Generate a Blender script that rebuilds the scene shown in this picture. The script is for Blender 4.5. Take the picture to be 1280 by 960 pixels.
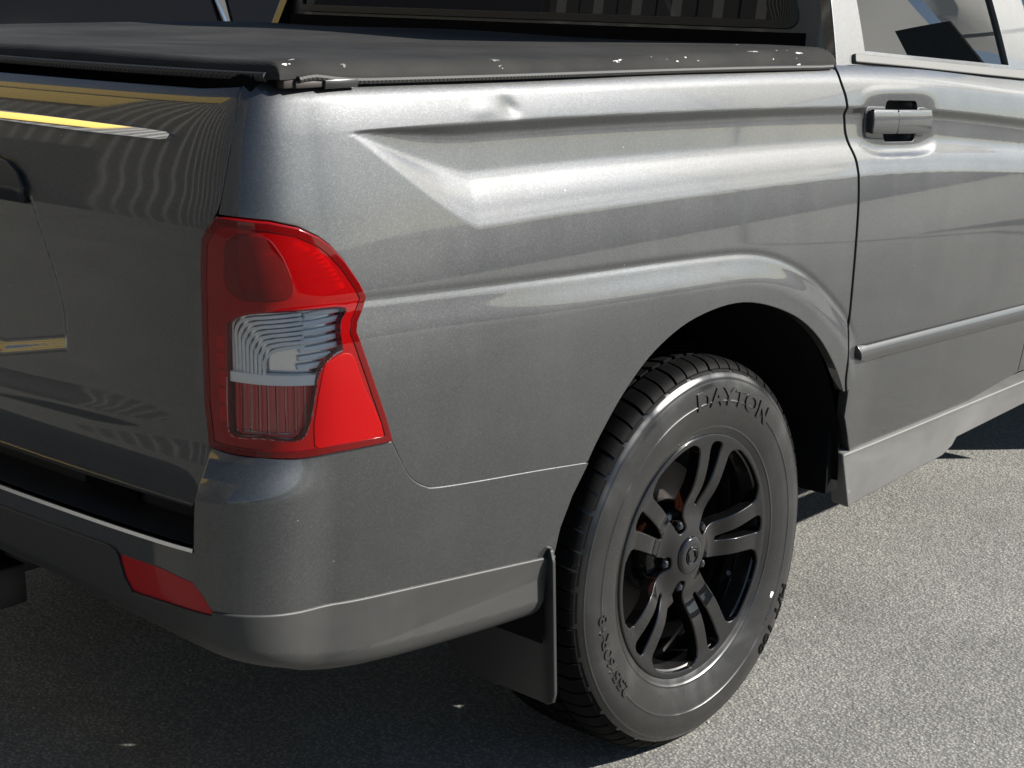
import bpy, bmesh, math, random
import numpy as np
from mathutils import Vector, Matrix
from mathutils.geometry import delaunay_2d_cdt
for _o in list(bpy.data.objects): bpy.data.objects.remove(_o)
scene = bpy.context.scene; COL = scene.collection
R = math.radians; PI = math.pi
rng = random.Random(7)
# ---------------------------------------------------------------- camera, sky, sun, exposure
cam = bpy.data.cameras.new('camera'); camo = bpy.data.objects.new('camera', cam); COL.objects.link(camo); scene.camera = camo
_yaw, _pit, _rol = R(41.466), R(14.4386), R(-.8543)
_f = Vector((math.cos(_yaw)*math.cos(_pit), math.sin(_yaw)*math.cos(_pit), -math.sin(_pit)))
_r = Vector((math.sin(_yaw), -math.cos(_yaw), 0)); _d = _f.cross(_r)
_r2 = _r*math.cos(_rol) + _d*math.sin(_rol); _d2 = _d*math.cos(_rol) - _r*math.sin(_rol)
_m = Matrix((_r2, -_d2, -_f)).transposed().to_4x4(); _m.translation = Vector((-2.32775, -2.48485, 1.42282)); camo.matrix_world = _m
cam.sensor_fit = 'HORIZONTAL'; cam.sensor_width = 36; cam.lens = 1968.54/1280*36; cam.clip_start = .05; cam.clip_end = 3000
SUN_AZ, SUN_EL = R(-45), R(28.5)      # azimuth from the truck's nose towards its right side
world = bpy.data.worlds.new('World'); scene.world = world; world.use_nodes = True
_nt = world.node_tree; _bg = _nt.nodes['Background']; _sk = _nt.nodes.new('ShaderNodeTexSky'); _sk.sky_type = 'NISHITA'; _sk.sun_disc = False
_sk.sun_elevation = SUN_EL; _sk.sun_rotation = math.atan2(math.cos(SUN_AZ), math.sin(SUN_AZ)); _sk.air_density = 1.0; _sk.dust_density = .3; _sk.ozone_density = 2.0
_nt.links.new(_sk.outputs[0], _bg.inputs[0]); _bg.inputs[1].default_value = .055
sun = bpy.data.lights.new('sun', 'SUN'); sun.energy = 5.0; sun.angle = R(.53); sun.color = (1, .955, .88)
suno = bpy.data.objects.new('sun', sun); COL.objects.link(suno)
_sd = Vector((math.cos(SUN_AZ)*math.cos(SUN_EL), math.sin(SUN_AZ)*math.cos(SUN_EL), math.sin(SUN_EL)))
suno.rotation_euler = _sd.to_track_quat('Z', 'Y').to_euler(); suno.location = (6, -6, 8)
scene.view_settings.view_transform = 'Standard'; scene.view_settings.look = 'None'; scene.view_settings.gamma = 1
scene.view_settings.use_curve_mapping = False; scene.view_settings.exposure = 1.2
# ---------------------------------------------------------------- body surface
def sstep(a, b, x):
    t = np.clip((x - a) / (b - a), 0, 1); return t * t * (3 - 2 * t)
def pchip(xs, ys):
    xs = np.array(xs, float); ys = np.array(ys, float); h = np.diff(xs); d = np.diff(ys) / h
    m = np.zeros(len(xs)); m[0] = d[0]; m[-1] = d[-1]
    for i in range(1, len(xs) - 1):
        if d[i-1] * d[i] > 0:
            w1 = 2*h[i] + h[i-1]; w2 = h[i] + 2*h[i-1]; m[i] = (w1 + w2) / (w1/d[i-1] + w2/d[i])
    def f(x):
        x = np.clip(np.asarray(x, float), xs[0], xs[-1]); i = np.clip(np.searchsorted(xs, x) - 1, 0, len(xs) - 2)
        t = (x - xs[i]) / h[i]
        return ((1+2*t)*(1-t)**2*ys[i] + t*(1-t)**2*h[i]*m[i] + t*t*(3-2*t)*ys[i+1] + t*t*(t-1)*h[i]*m[i+1])
    return f
# plan curve of the right half: parameter s equals x along the side, arc length round the corner
_pl = np.array([(-.60,.940),(-.72,.940),(-.84,.9385),(-.92,.933),(-.975,.921),(-1.015,.900),(-1.042,.868),(-1.057,.825),(-1.067,.75),(-1.077,.62),(-1.087,.42),(-1.093,.2),(-1.095,0.),(-1.093,-.2)])
def _cr(P, n=24):
    out = []
    for i in range(1, len(P) - 2):
        p0, p1, p2, p3 = P[i-1], P[i], P[i+1], P[i+2]
        for k in range(n):
            t = k / n
            out.append(.5*((2*p1)+(-p0+p2)*t+(2*p0-5*p1+4*p2-p3)*t*t+(-p0+3*p1-3*p2+p3)*t**3))
    return np.array(out + [P[-2]])
_pc = _cr(_pl); _pt = np.concatenate([[0], np.cumsum(np.hypot(*np.diff(_pc, axis=0).T))])
_ps = _pc[0, 0] - _pt
S_MID = float(_ps[-1])
_ps_r, _px_r, _pw_r = _ps[::-1].copy(), _pc[::-1, 0].copy(), _pc[::-1, 1].copy()
def plan0(s):
    s = np.asarray(s, float)
    x = np.where(s > _ps_r[-1], s, np.interp(s, _ps_r, _px_r))
    w = np.where(s > _ps_r[-1], .94, np.interp(s, _ps_r, _pw_r))
    return x, w
def plan(s):
    e = .012
    x, w = plan0(s); x1, w1 = plan0(s + e); x0, w0 = plan0(np.maximum(s - e, S_MID))
    tx, tw = x1 - x0, w1 - w0; L = np.hypot(tx, tw) + 1e-12
    return x, w, -tw / L, tx / L          # outward normal (nx, nw)
def rearness(s): return sstep(-.955, -1.075, s)
zc_f = pchip([-1.1, -.866, -.472, -.14, .437, .764, 1.23, 2.0, 3.0], [1.2222, 1.2197, 1.2155, 1.2078, 1.189, 1.168, 1.1214, 1.03, .98])   # ledge crease
zt_f = pchip([-1.1, -.85, .36, .70, 1.2, 2.0, 3.0], [1.288, 1.283, 1.264, 1.248, 1.205, 1.13, 1.09])      # top of side
z2_f = pchip([-1.0, -.87, -.483, -.136, .024, .09, .144, .19, .236, .285, .329, .38, .434, .50], [1.002, .9962, .9775, .9635, .9545, .946, .9335, .919, .9005, .876, .850, .816, .775, .70])
base_f = pchip([.2, .30, .40, .50, .62, .75, .88, 1.0, 1.10, 1.20, 1.3], [-.105, -.070, -.045, -.0275, -.0125, -.0030, .0012, -.0060, -.0185, -.0345, -.054])
# channel pressed below the ledge crease: depth against d / d_out
chan_f = pchip([-.02, 0, .05, .11, .16, .31, .45, .53, .63, .71, .78, .85, .93, 1.0, 1.1], [0, .0003, .0048, .0102, .0116, .0128, .0132, .0120, .0086, .0060, .0042, .0028, .0011, 0, 0])
def o_side(s, z):
    zc = zc_f(s); zt = zt_f(s); d = zc - z
    q = np.clip(-d / (zt - zc), 0, 1.35)
    o = base_f(np.minimum(z, zc))
    o = o - (.0135 * q + .005 * q**2 + .024 * np.clip(q - .6, 0, 1)**2 * 2.2) * np.where(d < 0, 1, 0)
    dout = .160 - .016 * (s + .6); 
    k = np.clip((s + .878) / .235, .02, 1); dout = np.maximum(dout * (k - .18 * np.maximum(k - .65, 0)**2 / .1225 * .35), .006)
    amp = sstep(-.890, -.70, s)
    ch = chan_f(np.clip(d / dout, -.02, 1.1)) * amp
    o = o - np.where(d > -.01, ch, 0)
    # fender flare below the second crease, only round the rear wheel
    z2 = z2_f(np.clip(s, -1.0, .5)); sl = (z2_f(np.clip(s + .01, -1, .5)) - z2_f(np.clip(s - .01, -1, .5))) / .02
    dd = (z2 - z) / np.sqrt(1 + sl**2)
    h = (.0030 + .0060 * sstep(-.85, -.15, s)) * sstep(.60, .44, s)
    o = o + h * sstep(.002, .062, dd) - (.0010 + .0008 * sstep(-.85, -.2, s)) * np.exp(-((dd - .003) / .0065)**2) * sstep(.5, .44, s)
    # shallow pocket pressed round the rear door handle
    zz = z + .055 * (s - .645); pk = .8 * sstep(1.0, .12, ((s - .648) / .172)**4 + ((zz - 1.150) / .074)**4)
    o = o * (1 - pk) + (-.036) * pk
    # dent in the ledge
    r2 = ((s + .545) / .020)**2 + ((z - 1.236 + .3 * (s + .545)) / .014)**2
    o = o - .0030 * np.exp(-r2) + .0010 * np.exp(-(((s + .605) / .03)**2 + ((z - 1.234) / .012)**2))
    return o
tail_f = pchip([.60, .66, .72, .765, .80, .88, 1.0, 1.075, 1.10, 1.16, 1.22, 1.255, 1.275, 1.30], [-.020, -.010, -.003, .001, -.006, -.010, -.006, .0, .0005, -.009, -.022, -.034, -.046, -.07])
rec_f = pchip([.80, .88, .93, 1.02, 1.10, 1.2], [.490, .500, .502, .478, .449, .40])     # half width of plate recess
def o_tail(s, z):
    o = tail_f(z); x, w = plan0(s)
    # slim crease above lower edge of the gate that dies out towards the corner
    zl = .79 + .03 * w; o = o + .006 * np.exp(-((z - zl) / .018)**2) * sstep(.80, .55, w)
    e = np.minimum(rec_f(z) - w, z - .853 - .20 * np.clip(w - .33, 0, .17))
    return o - .013 * sstep(-.006, .020, e) * sstep(1.12, 1.09, z)
def o_corner(s, z):   # column between side and gate
    return -.050 * sstep(1.05, 1.30, z)**1.2 * 1.0 - .004
def o_body(s, z):
    g = sstep(-.935, -1.085, s)
    return o_side(np.maximum(s, -1.02), z) * (1 - g) + o_tail(s, z) * g
def S_body(s, z, off=0.0):
    s = np.asarray(s, float); z = np.asarray(z, float); x, w, nx, nw = plan(s); o = o_body(s, z) + off
    return np.stack([x + nx * o, -(w + nw * o), z + 0 * x], -1)
def o_bump(s, z):
    x, w = plan0(s); r = sstep(-.93, -1.10, s)
    sh = sstep(.815, .735, z)
    o = (1 - r) * (base_f(np.minimum(z, 1.0)) + .0005) + r * (-.006)
    # side of bumper follows flare near the wheel
    o = o + (1 - r) * (.0030 + .0060 * sstep(-.85, -.15, s)) + .0012
    o = o + .052 * r * sh
    return o - .03 * sstep(.62, .42, z)**2 * r
def S_bump(s, z, off=0.0):
    s = np.asarray(s, float); z = np.asarray(z, float); x, w, nx, nw = plan(s); o = o_bump(s, z) + off
    return np.stack([x + nx * o, -(w + nw * o), z + 0 * x], -1)
zb_f = pchip([-2.0, -1.5, -1.26, -1.10, -1.03, -.95, -.80, -.60, -.42], [.535, .530, .512, .490, .468, .440, .415, .395, .382])
def S_low(s, z, off=0.0):
    s = np.asarray(s, float); z = np.asarray(z, float); x, w, nx, nw = plan(s)
    t = np.clip((zb_f(np.clip(s, -2, -.42)) + .045 - z) / .045, 0, 1.3)
    o = o_bump(s, np.maximum(z, .47)) + off + .0035 - .012 * t - .040 * t**3
    return np.stack([x + nx * o, -(w + nw * o), z + 0 * x], -1)
def S_sill(s, z, off=0.0):
    s = np.asarray(s, float); z = np.asarray(z, float); x, w, nx, nw = plan(s)
    o = base_f(np.maximum(z, .46)) + .012 + off - .10 * np.clip(.50 - z, 0, .2)
    return np.stack([x + nx * o, -(w + nw * o), z + 0 * x], -1)
def S_cab(s, z, off=0.0):
    s = np.asarray(s, float); z = np.asarray(z, float); zt = zt_f(s)
    h = np.clip(z - zt, -.05, .7); w = .868 - .30 * h - .22 * h**2 + off - .02 * sstep(1.6, 3.0, s)
    return np.stack([s + 0 * z, -w, z + 0 * s], -1)

# ---------------------------------------------------------------- materials
def nodes_of(name):
    m = bpy.data.materials.new(name); m.use_nodes = True
    nt = m.node_tree; return m, nt, nt.nodes['Principled BSDF']
def N(nt, t, **kw):
    n = nt.nodes.new(t)
    for k, v in kw.items():
        if hasattr(n, k): setattr(n, k, v)
        else: n.inputs[k.replace('_', ' ')].default_value = v
    return n
def L(nt, a, b): nt.links.new(a, b)
def setp(p, **kw):
    for k, v in kw.items():
        i = p.inputs[k.replace('_', ' ')]; i.default_value = (*v, 1) if isinstance(v, tuple) and len(v) == 3 else v
def ramp(nt, src, stops):
    r = nt.nodes.new('ShaderNodeValToRGB'); e = r.color_ramp.elements
    while len(e) < len(stops): e.new(.5)
    for k, (p, c) in enumerate(stops):
        e[k].position = p; e[k].color = (c, c, c, 1) if not isinstance(c, tuple) else (*c, 1)
    L(nt, src, r.inputs[0]); return r.outputs[0]
def coords(nt): return nt.nodes.new('ShaderNodeTexCoord').outputs['Object']
def mapped(nt, sc, src=None):
    m = nt.nodes.new('ShaderNodeMapping'); m.inputs['Scale'].default_value = sc; L(nt, src or coords(nt), m.inputs[0]); return m.outputs[0]
def noise(nt, scale, det=3, rough=.55, src=None, dist=0):
    n = N(nt, 'ShaderNodeTexNoise'); n.inputs['Scale'].default_value = scale; n.inputs['Detail'].default_value = det
    n.inputs['Roughness'].default_value = rough; n.inputs['Distortion'].default_value = dist
    L(nt, src or coords(nt), n.inputs['Vector']); return n.outputs[0]
def voro(nt, scale, feat='F1', src=None, out='Distance'):
    n = N(nt, 'ShaderNodeTexVoronoi'); n.feature = feat; n.inputs['Scale'].default_value = scale; L(nt, src or coords(nt), n.inputs['Vector']); return n.outputs[out]
def mix(nt, fac, a, b, mode='MIX'):
    n = nt.nodes.new('ShaderNodeMix'); n.data_type = 'RGBA'; n.blend_type = mode
    for i, v in ((0, fac), (6, a), (7, b)):
        if hasattr(v, 'links'): L(nt, v, n.inputs[i])
        else: n.inputs[i].default_value = (*v, 1) if isinstance(v, tuple) else v
    return n.outputs[2]
def math_(nt, op, a, b=None, clamp=False):
    n = nt.nodes.new('ShaderNodeMath'); n.operation = op; n.use_clamp = clamp
    for i, v in ((0, a), (1, b)):
        if v is None: continue
        if hasattr(v, 'links'): L(nt, v, n.inputs[i])
        else: n.inputs[i].default_value = v
    return n.outputs[0]
def bump(nt, p, h, strength, dist, prev=None):
    b = nt.nodes.new('ShaderNodeBump'); b.inputs['Strength'].default_value = strength; b.inputs['Distance'].default_value = dist
    L(nt, h, b.inputs['Height'])
    if prev: L(nt, prev, b.inputs['Normal'])
    if p: L(nt, b.outputs[0], p.inputs['Normal'])
    return b.outputs[0]
MT = {}
def plain(key, col, rough=.5, metal=0., **kw):
    m, nt, p = nodes_of(key); setp(p, Base_Color=col, Roughness=rough, Metallic=metal, **kw); MT[key] = m; return m, nt, p
def paint(key, col, metal=.72, rough=.36):
    m, nt, p = nodes_of(key); c = coords(nt)
    setp(p, Metallic=metal, Roughness=rough, Coat_Weight=1.0, Coat_Roughness=.035, Coat_IOR=1.5)
    fl = voro(nt, 620, out='Color', src=c); sep = nt.nodes.new('ShaderNodeSeparateColor'); L(nt, fl, sep.inputs[0])
    g = ramp(nt, sep.outputs[0], [(0, .82), (.75, 1.0), (1, 1.25)])
    base = mix(nt, 1.0, col, g, 'MULTIPLY')
    # thin film of road dust and faint vertical runs
    d = ramp(nt, noise(nt, 5, 5, .6, c), [(.42, 0), (.75, 1)])
    run = ramp(nt, noise(nt, 1, 4, .6, mapped(nt, (34, 34, 1.6), c)), [(.50, 0), (.72, 1)])
    df = math_(nt, 'MULTIPLY', math_(nt, 'ADD', math_(nt, 'MULTIPLY', d, .6), math_(nt, 'MULTIPLY', run, .22)), .13)
    base = mix(nt, df, base, (.14, .137, .128))
    # stone chips and short nicks
    mv = mapped(nt, (30, 30, 52), c); v4 = N(nt, 'ShaderNodeTexVoronoi'); v4.inputs['Scale'].default_value = 1; L(nt, mv, v4.inputs['Vector'])
    s4 = nt.nodes.new('ShaderNodeSeparateColor'); L(nt, v4.outputs['Color'], s4.inputs[0])
    scm = math_(nt, 'MULTIPLY', ramp(nt, v4.outputs['Distance'], [(.035, 1), (.06, 0)]), ramp(nt, s4.outputs[0], [(.94, 0), (.96, .6)]))
    base = mix(nt, scm, base, (.34, .34, .33))
    L(nt, base, p.inputs['Base Color'])
    L(nt, math_(nt, 'ADD', math_(nt, 'MULTIPLY', df, .9), rough), p.inputs['Roughness'])
    L(nt, math_(nt, 'ADD', math_(nt, 'MULTIPLY', df, .35), .03), p.inputs['Coat Roughness'])
    fb = bump(nt, p, sep.outputs[1], .16, .0006); 
    ob = bump(nt, None, noise(nt, 9, 2, .5, c), .014, .004); L(nt, ob, p.inputs['Coat Normal'])
    MT[key] = m; return m
paint('grey_paint', (.058, .0600, .0626), .80, .45)
paint('blue_paint', (.010, .018, .045), .4, .35)
def plastic(key, col, fade, rough=.52):
    m, nt, p = nodes_of(key); c = coords(nt)
    f = ramp(nt, noise(nt, 3.2, 5, .62, mapped(nt, (1, 1, 2.2), c), .6), [(.38, 0), (.78, 1)])
    st = ramp(nt, noise(nt, 1, 4, .6, mapped(nt, (26, 26, 3), c)), [(.50, 0), (.75, 1)])
    sx = nt.nodes.new('ShaderNodeSeparateXYZ'); L(nt, c, sx.inputs[0])
    flank = ramp(nt, math_(nt, 'ABSOLUTE', sx.outputs[1]), [(.80, .06), (.925, 1)])      # flanks paler: bleached and scuffed, plus their sunlit brightness put into the colour
    ff = math_(nt, 'MULTIPLY', math_(nt, 'MULTIPLY', math_(nt, 'ADD', math_(nt, 'ADD', math_(nt, 'MULTIPLY', f, .55), .45), math_(nt, 'MULTIPLY', st, .12)), fade), flank, True)
    L(nt, mix(nt, ff, col, (.24, .24, .225)), p.inputs['Base Color'])
    L(nt, math_(nt, 'ADD', math_(nt, 'MULTIPLY', ff, .3), rough), p.inputs['Roughness'])
    bump(nt, p, noise(nt, 900, 2, .5, c), .12, .0004); MT[key] = m; return m
plastic('grained_plastic', (.014, .0142, .015), .125)
plastic('sill_plastic', (.05, .05, .05), .46, .55)
plastic('black_plastic', (.016, .016, .017), .10, .40)
plain('gap_shade', (.003, .003, .003), .9, 0, Specular_IOR_Level=.05)  # black standing for shade in the panel and cover gaps
plain('liner', (.004, .004, .0045), .85, 0, Specular_IOR_Level=.1)
plain('steel_dark', (.02, .02, .021), .5, .6)
plain('chrome', (.82, .82, .82), .05, 1.0)
plain('glint_metal', (.75, .75, .74), .22, 1.0)  # for the ribbon added along the step as a glint
plain('gloss_black', (.008, .008, .009), .16, 0, Coat_Weight=1.0, Coat_Roughness=.03, Coat_IOR=1.5, Specular_IOR_Level=.1)
plain('satin_black', (.012, .012, .013), .32)
plain('rust', (.20, .055, .018), .7)
plain('cast_iron', (.05, .045, .042), .55, .7)
plain('moulding_grey', (.035, .036, .037), .30, 0, Coat_Weight=.4, Coat_Roughness=.1)
plain('white_paint', (.75, .74, .70), .5)
plain('rubber_seal', (.012, .012, .012), .45)
plain('interior', (.02, .02, .02), .8)
m, nt, p = plain('rim_black', (.010, .010, .011), .24, 0, Coat_Weight=1.0, Coat_Roughness=.02, Coat_IOR=1.5, Specular_IOR_Level=.05)
c = coords(nt); L(nt, mix(nt, ramp(nt, noise(nt, 130, 3, .6, c), [(.70, 0), (.76, .35)]), (.0035, .0035, .004), (.09, .085, .075)), p.inputs['Base Color'])
def rubber(key, rough, coat):
    m, nt, p = nodes_of(key); c = coords(nt)
    setp(p, Coat_Weight=coat, Coat_IOR=1.6, Specular_IOR_Level=.05); L(nt, ramp(nt, noise(nt, 7, 3, .5, c, .5), [(.38, .14), (.62, .46)]), p.inputs['Coat Roughness'])
    dirt = ramp(nt, noise(nt, 24, 5, .65, c), [(.52, 0), (.80, .10)])
    spk = ramp(nt, voro(nt, 260, src=c), [(.05, .7), (.10, 0)]); spk = math_(nt, 'MULTIPLY', spk, ramp(nt, noise(nt, 18, 2, .5, c), [(.60, 0), (.66, 1)]))
    col = mix(nt, dirt, (.0042, .0042, .0045), (.045, .041, .035)); col = mix(nt, spk, col, (.55, .53, .48)); L(nt, col, p.inputs['Base Color'])
    L(nt, math_(nt, 'ADD', math_(nt, 'MULTIPLY', noise(nt, 30, 4, .6, c), .22), rough - .1), p.inputs['Roughness'])
    bump(nt, p, noise(nt, 420, 3, .6, c), .16, .0006); MT[key] = m; return m
rubber('tyre_rubber', .5, 1.0); rubber('letter_rubber', .6, .0)
# woven cover cloth with rubbed white spots along its rolled edge
m, nt, p = nodes_of('cover_cloth'); c = coords(nt); sx = nt.nodes.new('ShaderNodeSeparateXYZ'); L(nt, c, sx.inputs[0])
wv = math_(nt, 'ADD', math_(nt, 'SINE', math_(nt, 'MULTIPLY', sx.outputs[0], 1900)), math_(nt, 'SINE', math_(nt, 'MULTIPLY', sx.outputs[1], 1900)))
dust = ramp(nt, noise(nt, 3.5, 5, .62, c), [(.35, 0), (.75, .75)])
col = mix(nt, dust, (.015, .015, .015), (.046, .0445, .042))
edge = ramp(nt, math_(nt, 'ABSOLUTE', sx.outputs[1]), [(.856, 0), (.866, 1), (.888, 1), (.892, 0)])
chip = ramp(nt, noise(nt, 1, 3, .6, mapped(nt, (34, 60, 60), c)), [(.645, 0), (.66, 1)])
bare = ramp(nt, noise(nt, 5, 2, .5, c), [(.44, 0), (.52, 1)])
cf = math_(nt, 'MULTIPLY', math_(nt, 'MULTIPLY', edge, chip), bare)
spot = ramp(nt, noise(nt, 1, 2, .5, mapped(nt, (14, 26, 14), c)), [(.80, 0), (.81, .8)])
L(nt, mix(nt, math_(nt, 'MAXIMUM', cf, spot), col, (.72, .71, .68)), p.inputs['Base Color']); setp(p, Roughness=.9, Specular_IOR_Level=.15)
b1 = bump(nt, None, wv, .25, .0005); bump(nt, p, noise(nt, 7, 3, .5, c), .22, .02, b1); MT['cover_cloth'] = m
m, nt, p = nodes_of('braid'); c = coords(nt); sx = nt.nodes.new('ShaderNodeSeparateXYZ'); L(nt, c, sx.inputs[0])
wv = math_(nt, 'SINE', math_(nt, 'ADD', math_(nt, 'MULTIPLY', math_(nt, 'ADD', sx.outputs[0], sx.outputs[1]), 800), math_(nt, 'MULTIPLY', sx.outputs[2], 700)))
L(nt, mix(nt, ramp(nt, wv, [(.3, 0), (.8, 1)]), (.007, .007, .007), (.018, .0175, .017)), p.inputs['Base Color']); setp(p, Roughness=.6); bump(nt, p, wv, .35, .001); MT['braid'] = m
def tinted(key, tint, gloss_rough=.02, ior=1.5, diff=None):
    m = bpy.data.materials.new(key); m.use_nodes = True; nt = m.node_tree; nt.nodes.clear()
    out = nt.nodes.new('ShaderNodeOutputMaterial'); tr = nt.nodes.new('ShaderNodeBsdfTransparent'); tr.inputs[0].default_value = (*tint, 1)
    gl = nt.nodes.new('ShaderNodeBsdfGlossy'); gl.inputs['Roughness'].default_value = gloss_rough
    fr = nt.nodes.new('ShaderNodeFresnel'); fr.inputs[0].default_value = ior; mx = nt.nodes.new('ShaderNodeMixShader')
    base = tr.outputs[0]
    if diff:
        df = nt.nodes.new('ShaderNodeBsdfDiffuse'); df.inputs[0].default_value = (*diff[0], 1); m2 = nt.nodes.new('ShaderNodeMixShader'); m2.inputs[0].default_value = diff[1]
        L(nt, tr.outputs[0], m2.inputs[1]); L(nt, df.outputs[0], m2.inputs[2]); base = m2.outputs[0]
    L(nt, fr.outputs[0], mx.inputs[0]); L(nt, base, mx.inputs[1]); L(nt, gl.outputs[0], mx.inputs[2]); L(nt, mx.outputs[0], out.inputs[0]); MT[key] = m
tinted('window_glass', (.10, .115, .115), .006, 2.3); tinted('car_glass', (.012, .018, .030), .01, 1.30); tinted('privacy_glass', (.015, .016, .017), .006, 1.6)
tinted('red_lens', (.74, .012, .014), .03, 1.5, ((.55, .003, .004), .34)); tinted('clear_lens', (.96, .96, .96), .02, 1.5)
tinted('dark_red_lens', (.38, .008, .010), .03, 1.5, ((.30, .003, .003), .30))
plain('lamp_chrome', (.62, .63, .65), .18, .9); plain('lamp_silver', (.93, .93, .92), .30, .0); plain('lamp_red', (.62, .008, .010), .35, .0, Coat_Weight=1.0); plain('lamp_dark', (.10, .004, .005), .4)
m, nt, p = plain('reflector_red', (.62, .012, .014),   .45, 0, Specular_IOR_Level=.12); c = coords(nt)
sx = nt.nodes.new('ShaderNodeSeparateXYZ'); L(nt, c, sx.inputs[0]); v_ = math_(nt, 'ADD', math_(nt, 'MULTIPLY', math_(nt, 'SINE', math_(nt, 'MULTIPLY', math_(nt, 'ADD', sx.outputs[0], sx.outputs[2]), 1500)), .25), math_(nt, 'ADD', math_(nt, 'MULTIPLY', math_(nt, 'SINE', math_(nt, 'MULTIPLY', math_(nt, 'SUBTRACT', sx.outputs[0], sx.outputs[2]), 1500)), .25), .5)); bump(nt, p, v_, .2, .001); L(nt, mix(nt, ramp(nt, v_, [(.1, 0), (.6, 1)]), (.14, .001, .0015), (.33, .002, .003)), p.inputs['Base Color'])
plain('reflector_deep', (.30, .004, .007), .3, 0, Coat_Weight=.3, Specular_IOR_Level=.2)
# worn asphalt with exposed pale chippings
m, nt, p = nodes_of('asphalt'); c = coords(nt)
v1 = N(nt, 'ShaderNodeTexVoronoi'); v1.inputs['Scale'].default_value = 150; L(nt, c, v1.inputs['Vector'])
s1 = nt.nodes.new('ShaderNodeSeparateColor'); L(nt, v1.outputs['Color'], s1.inputs[0])
stone = ramp(nt, s1.outputs[0], [(0, (.175, .174, .158)), (.4, (.228, .226, .203)), (.8, (.272, .268, .240)), (1, (.34, .335, .30))])
bind = ramp(nt, v1.outputs['Distance'], [(.30, 0), (.62, 1)])
col = mix(nt, bind, stone, (.135, .133, .125))
big = ramp(nt, noise(nt, 1.3, 5, .62, c, .4), [(.30, .76), (.70, 1.12)]); col = mix(nt, 1.0, col, big, 'MULTIPLY')
oil = ramp(nt, noise(nt, 3.1, 4, .6, c, .6), [(.54, 0), (.80, .50)]); col = mix(nt, oil, col, (.10, .098, .092))
rare = ramp(nt, voro(nt, 46, src=c), [(.05, 1), (.085, 0)]); v3 = N(nt, 'ShaderNodeTexVoronoi'); v3.inputs['Scale'].default_value = 46; L(nt, c, v3.inputs['Vector'])
s3 = nt.nodes.new('ShaderNodeSeparateColor'); L(nt, v3.outputs['Color'], s3.inputs[0]); rare = math_(nt, 'MULTIPLY', rare, ramp(nt, s3.outputs[0], [(.955, 0), (.965, 1)]))
col = mix(nt, rare, col, (.48, .47, .43)); L(nt, col, p.inputs['Base Color']); setp(p, Roughness=.85)
hgt = math_(nt, 'SUBTRACT', 1.0, v1.outputs['Distance']); hgt = math_(nt, 'ADD', hgt, math_(nt, 'MULTIPLY', s1.outputs[1], .6))
b1 = bump(nt, None, hgt, .40, .0040); b2 = bump(nt, None, noise(nt, 420, 3, .6, c), .3, .0015, b1); bump(nt, p, noise(nt, 22, 4, .6, c), .35, .012, b2); MT['asphalt'] = m
plain('stone_chip', (.42, .40, .36), .8); plain('wall_grey', (.085, .085, .085), .5, .2); plain('wall_yellow', (.60, .42, .11), .4); plain('wall_white', (.72, .72, .70), .6); plain('wall_dark', (.03, .03, .035), .5); plain('roof_grey', (.25, .25, .26), .5)
plain('banner_red', (.35, .05, .04), .5)
# ---------------------------------------------------------------- mesh helpers
def tagd(o, label=None, cat=None, group=None, kind=None):
    for k, v in (('label', label), ('category', cat), ('group', group), ('kind', kind)):
        if v: o[k] = v
    return o
def empty(name, loc, label, cat, group=None):
    o = bpy.data.objects.new(name, None); COL.objects.link(o); o.location = loc; o.empty_display_size = .2; return tagd(o, label, cat, group)
def link_mesh(name, me, mat, parent):
    o = bpy.data.objects.new(name, me); COL.objects.link(o)
    if mat: me.materials.append(MT[mat])
    if parent: o.parent = parent
    return o
def build(name, V, F, mat, parent=None, angle=35, normals=None):
    me = bpy.data.meshes.new(name); me.from_pydata([tuple(map(float, v)) for v in V], [], [tuple(int(i) for i in f) for f in F]); me.update()
    me.polygons.foreach_set('use_smooth', [True]*len(me.polygons))
    if normals is not None: me.normals_split_custom_set_from_vertices([tuple(map(float, n)) for n in normals])
    elif angle is not None: me.set_sharp_from_angle(angle=R(angle))
    return link_mesh(name, me, mat, parent)
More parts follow.
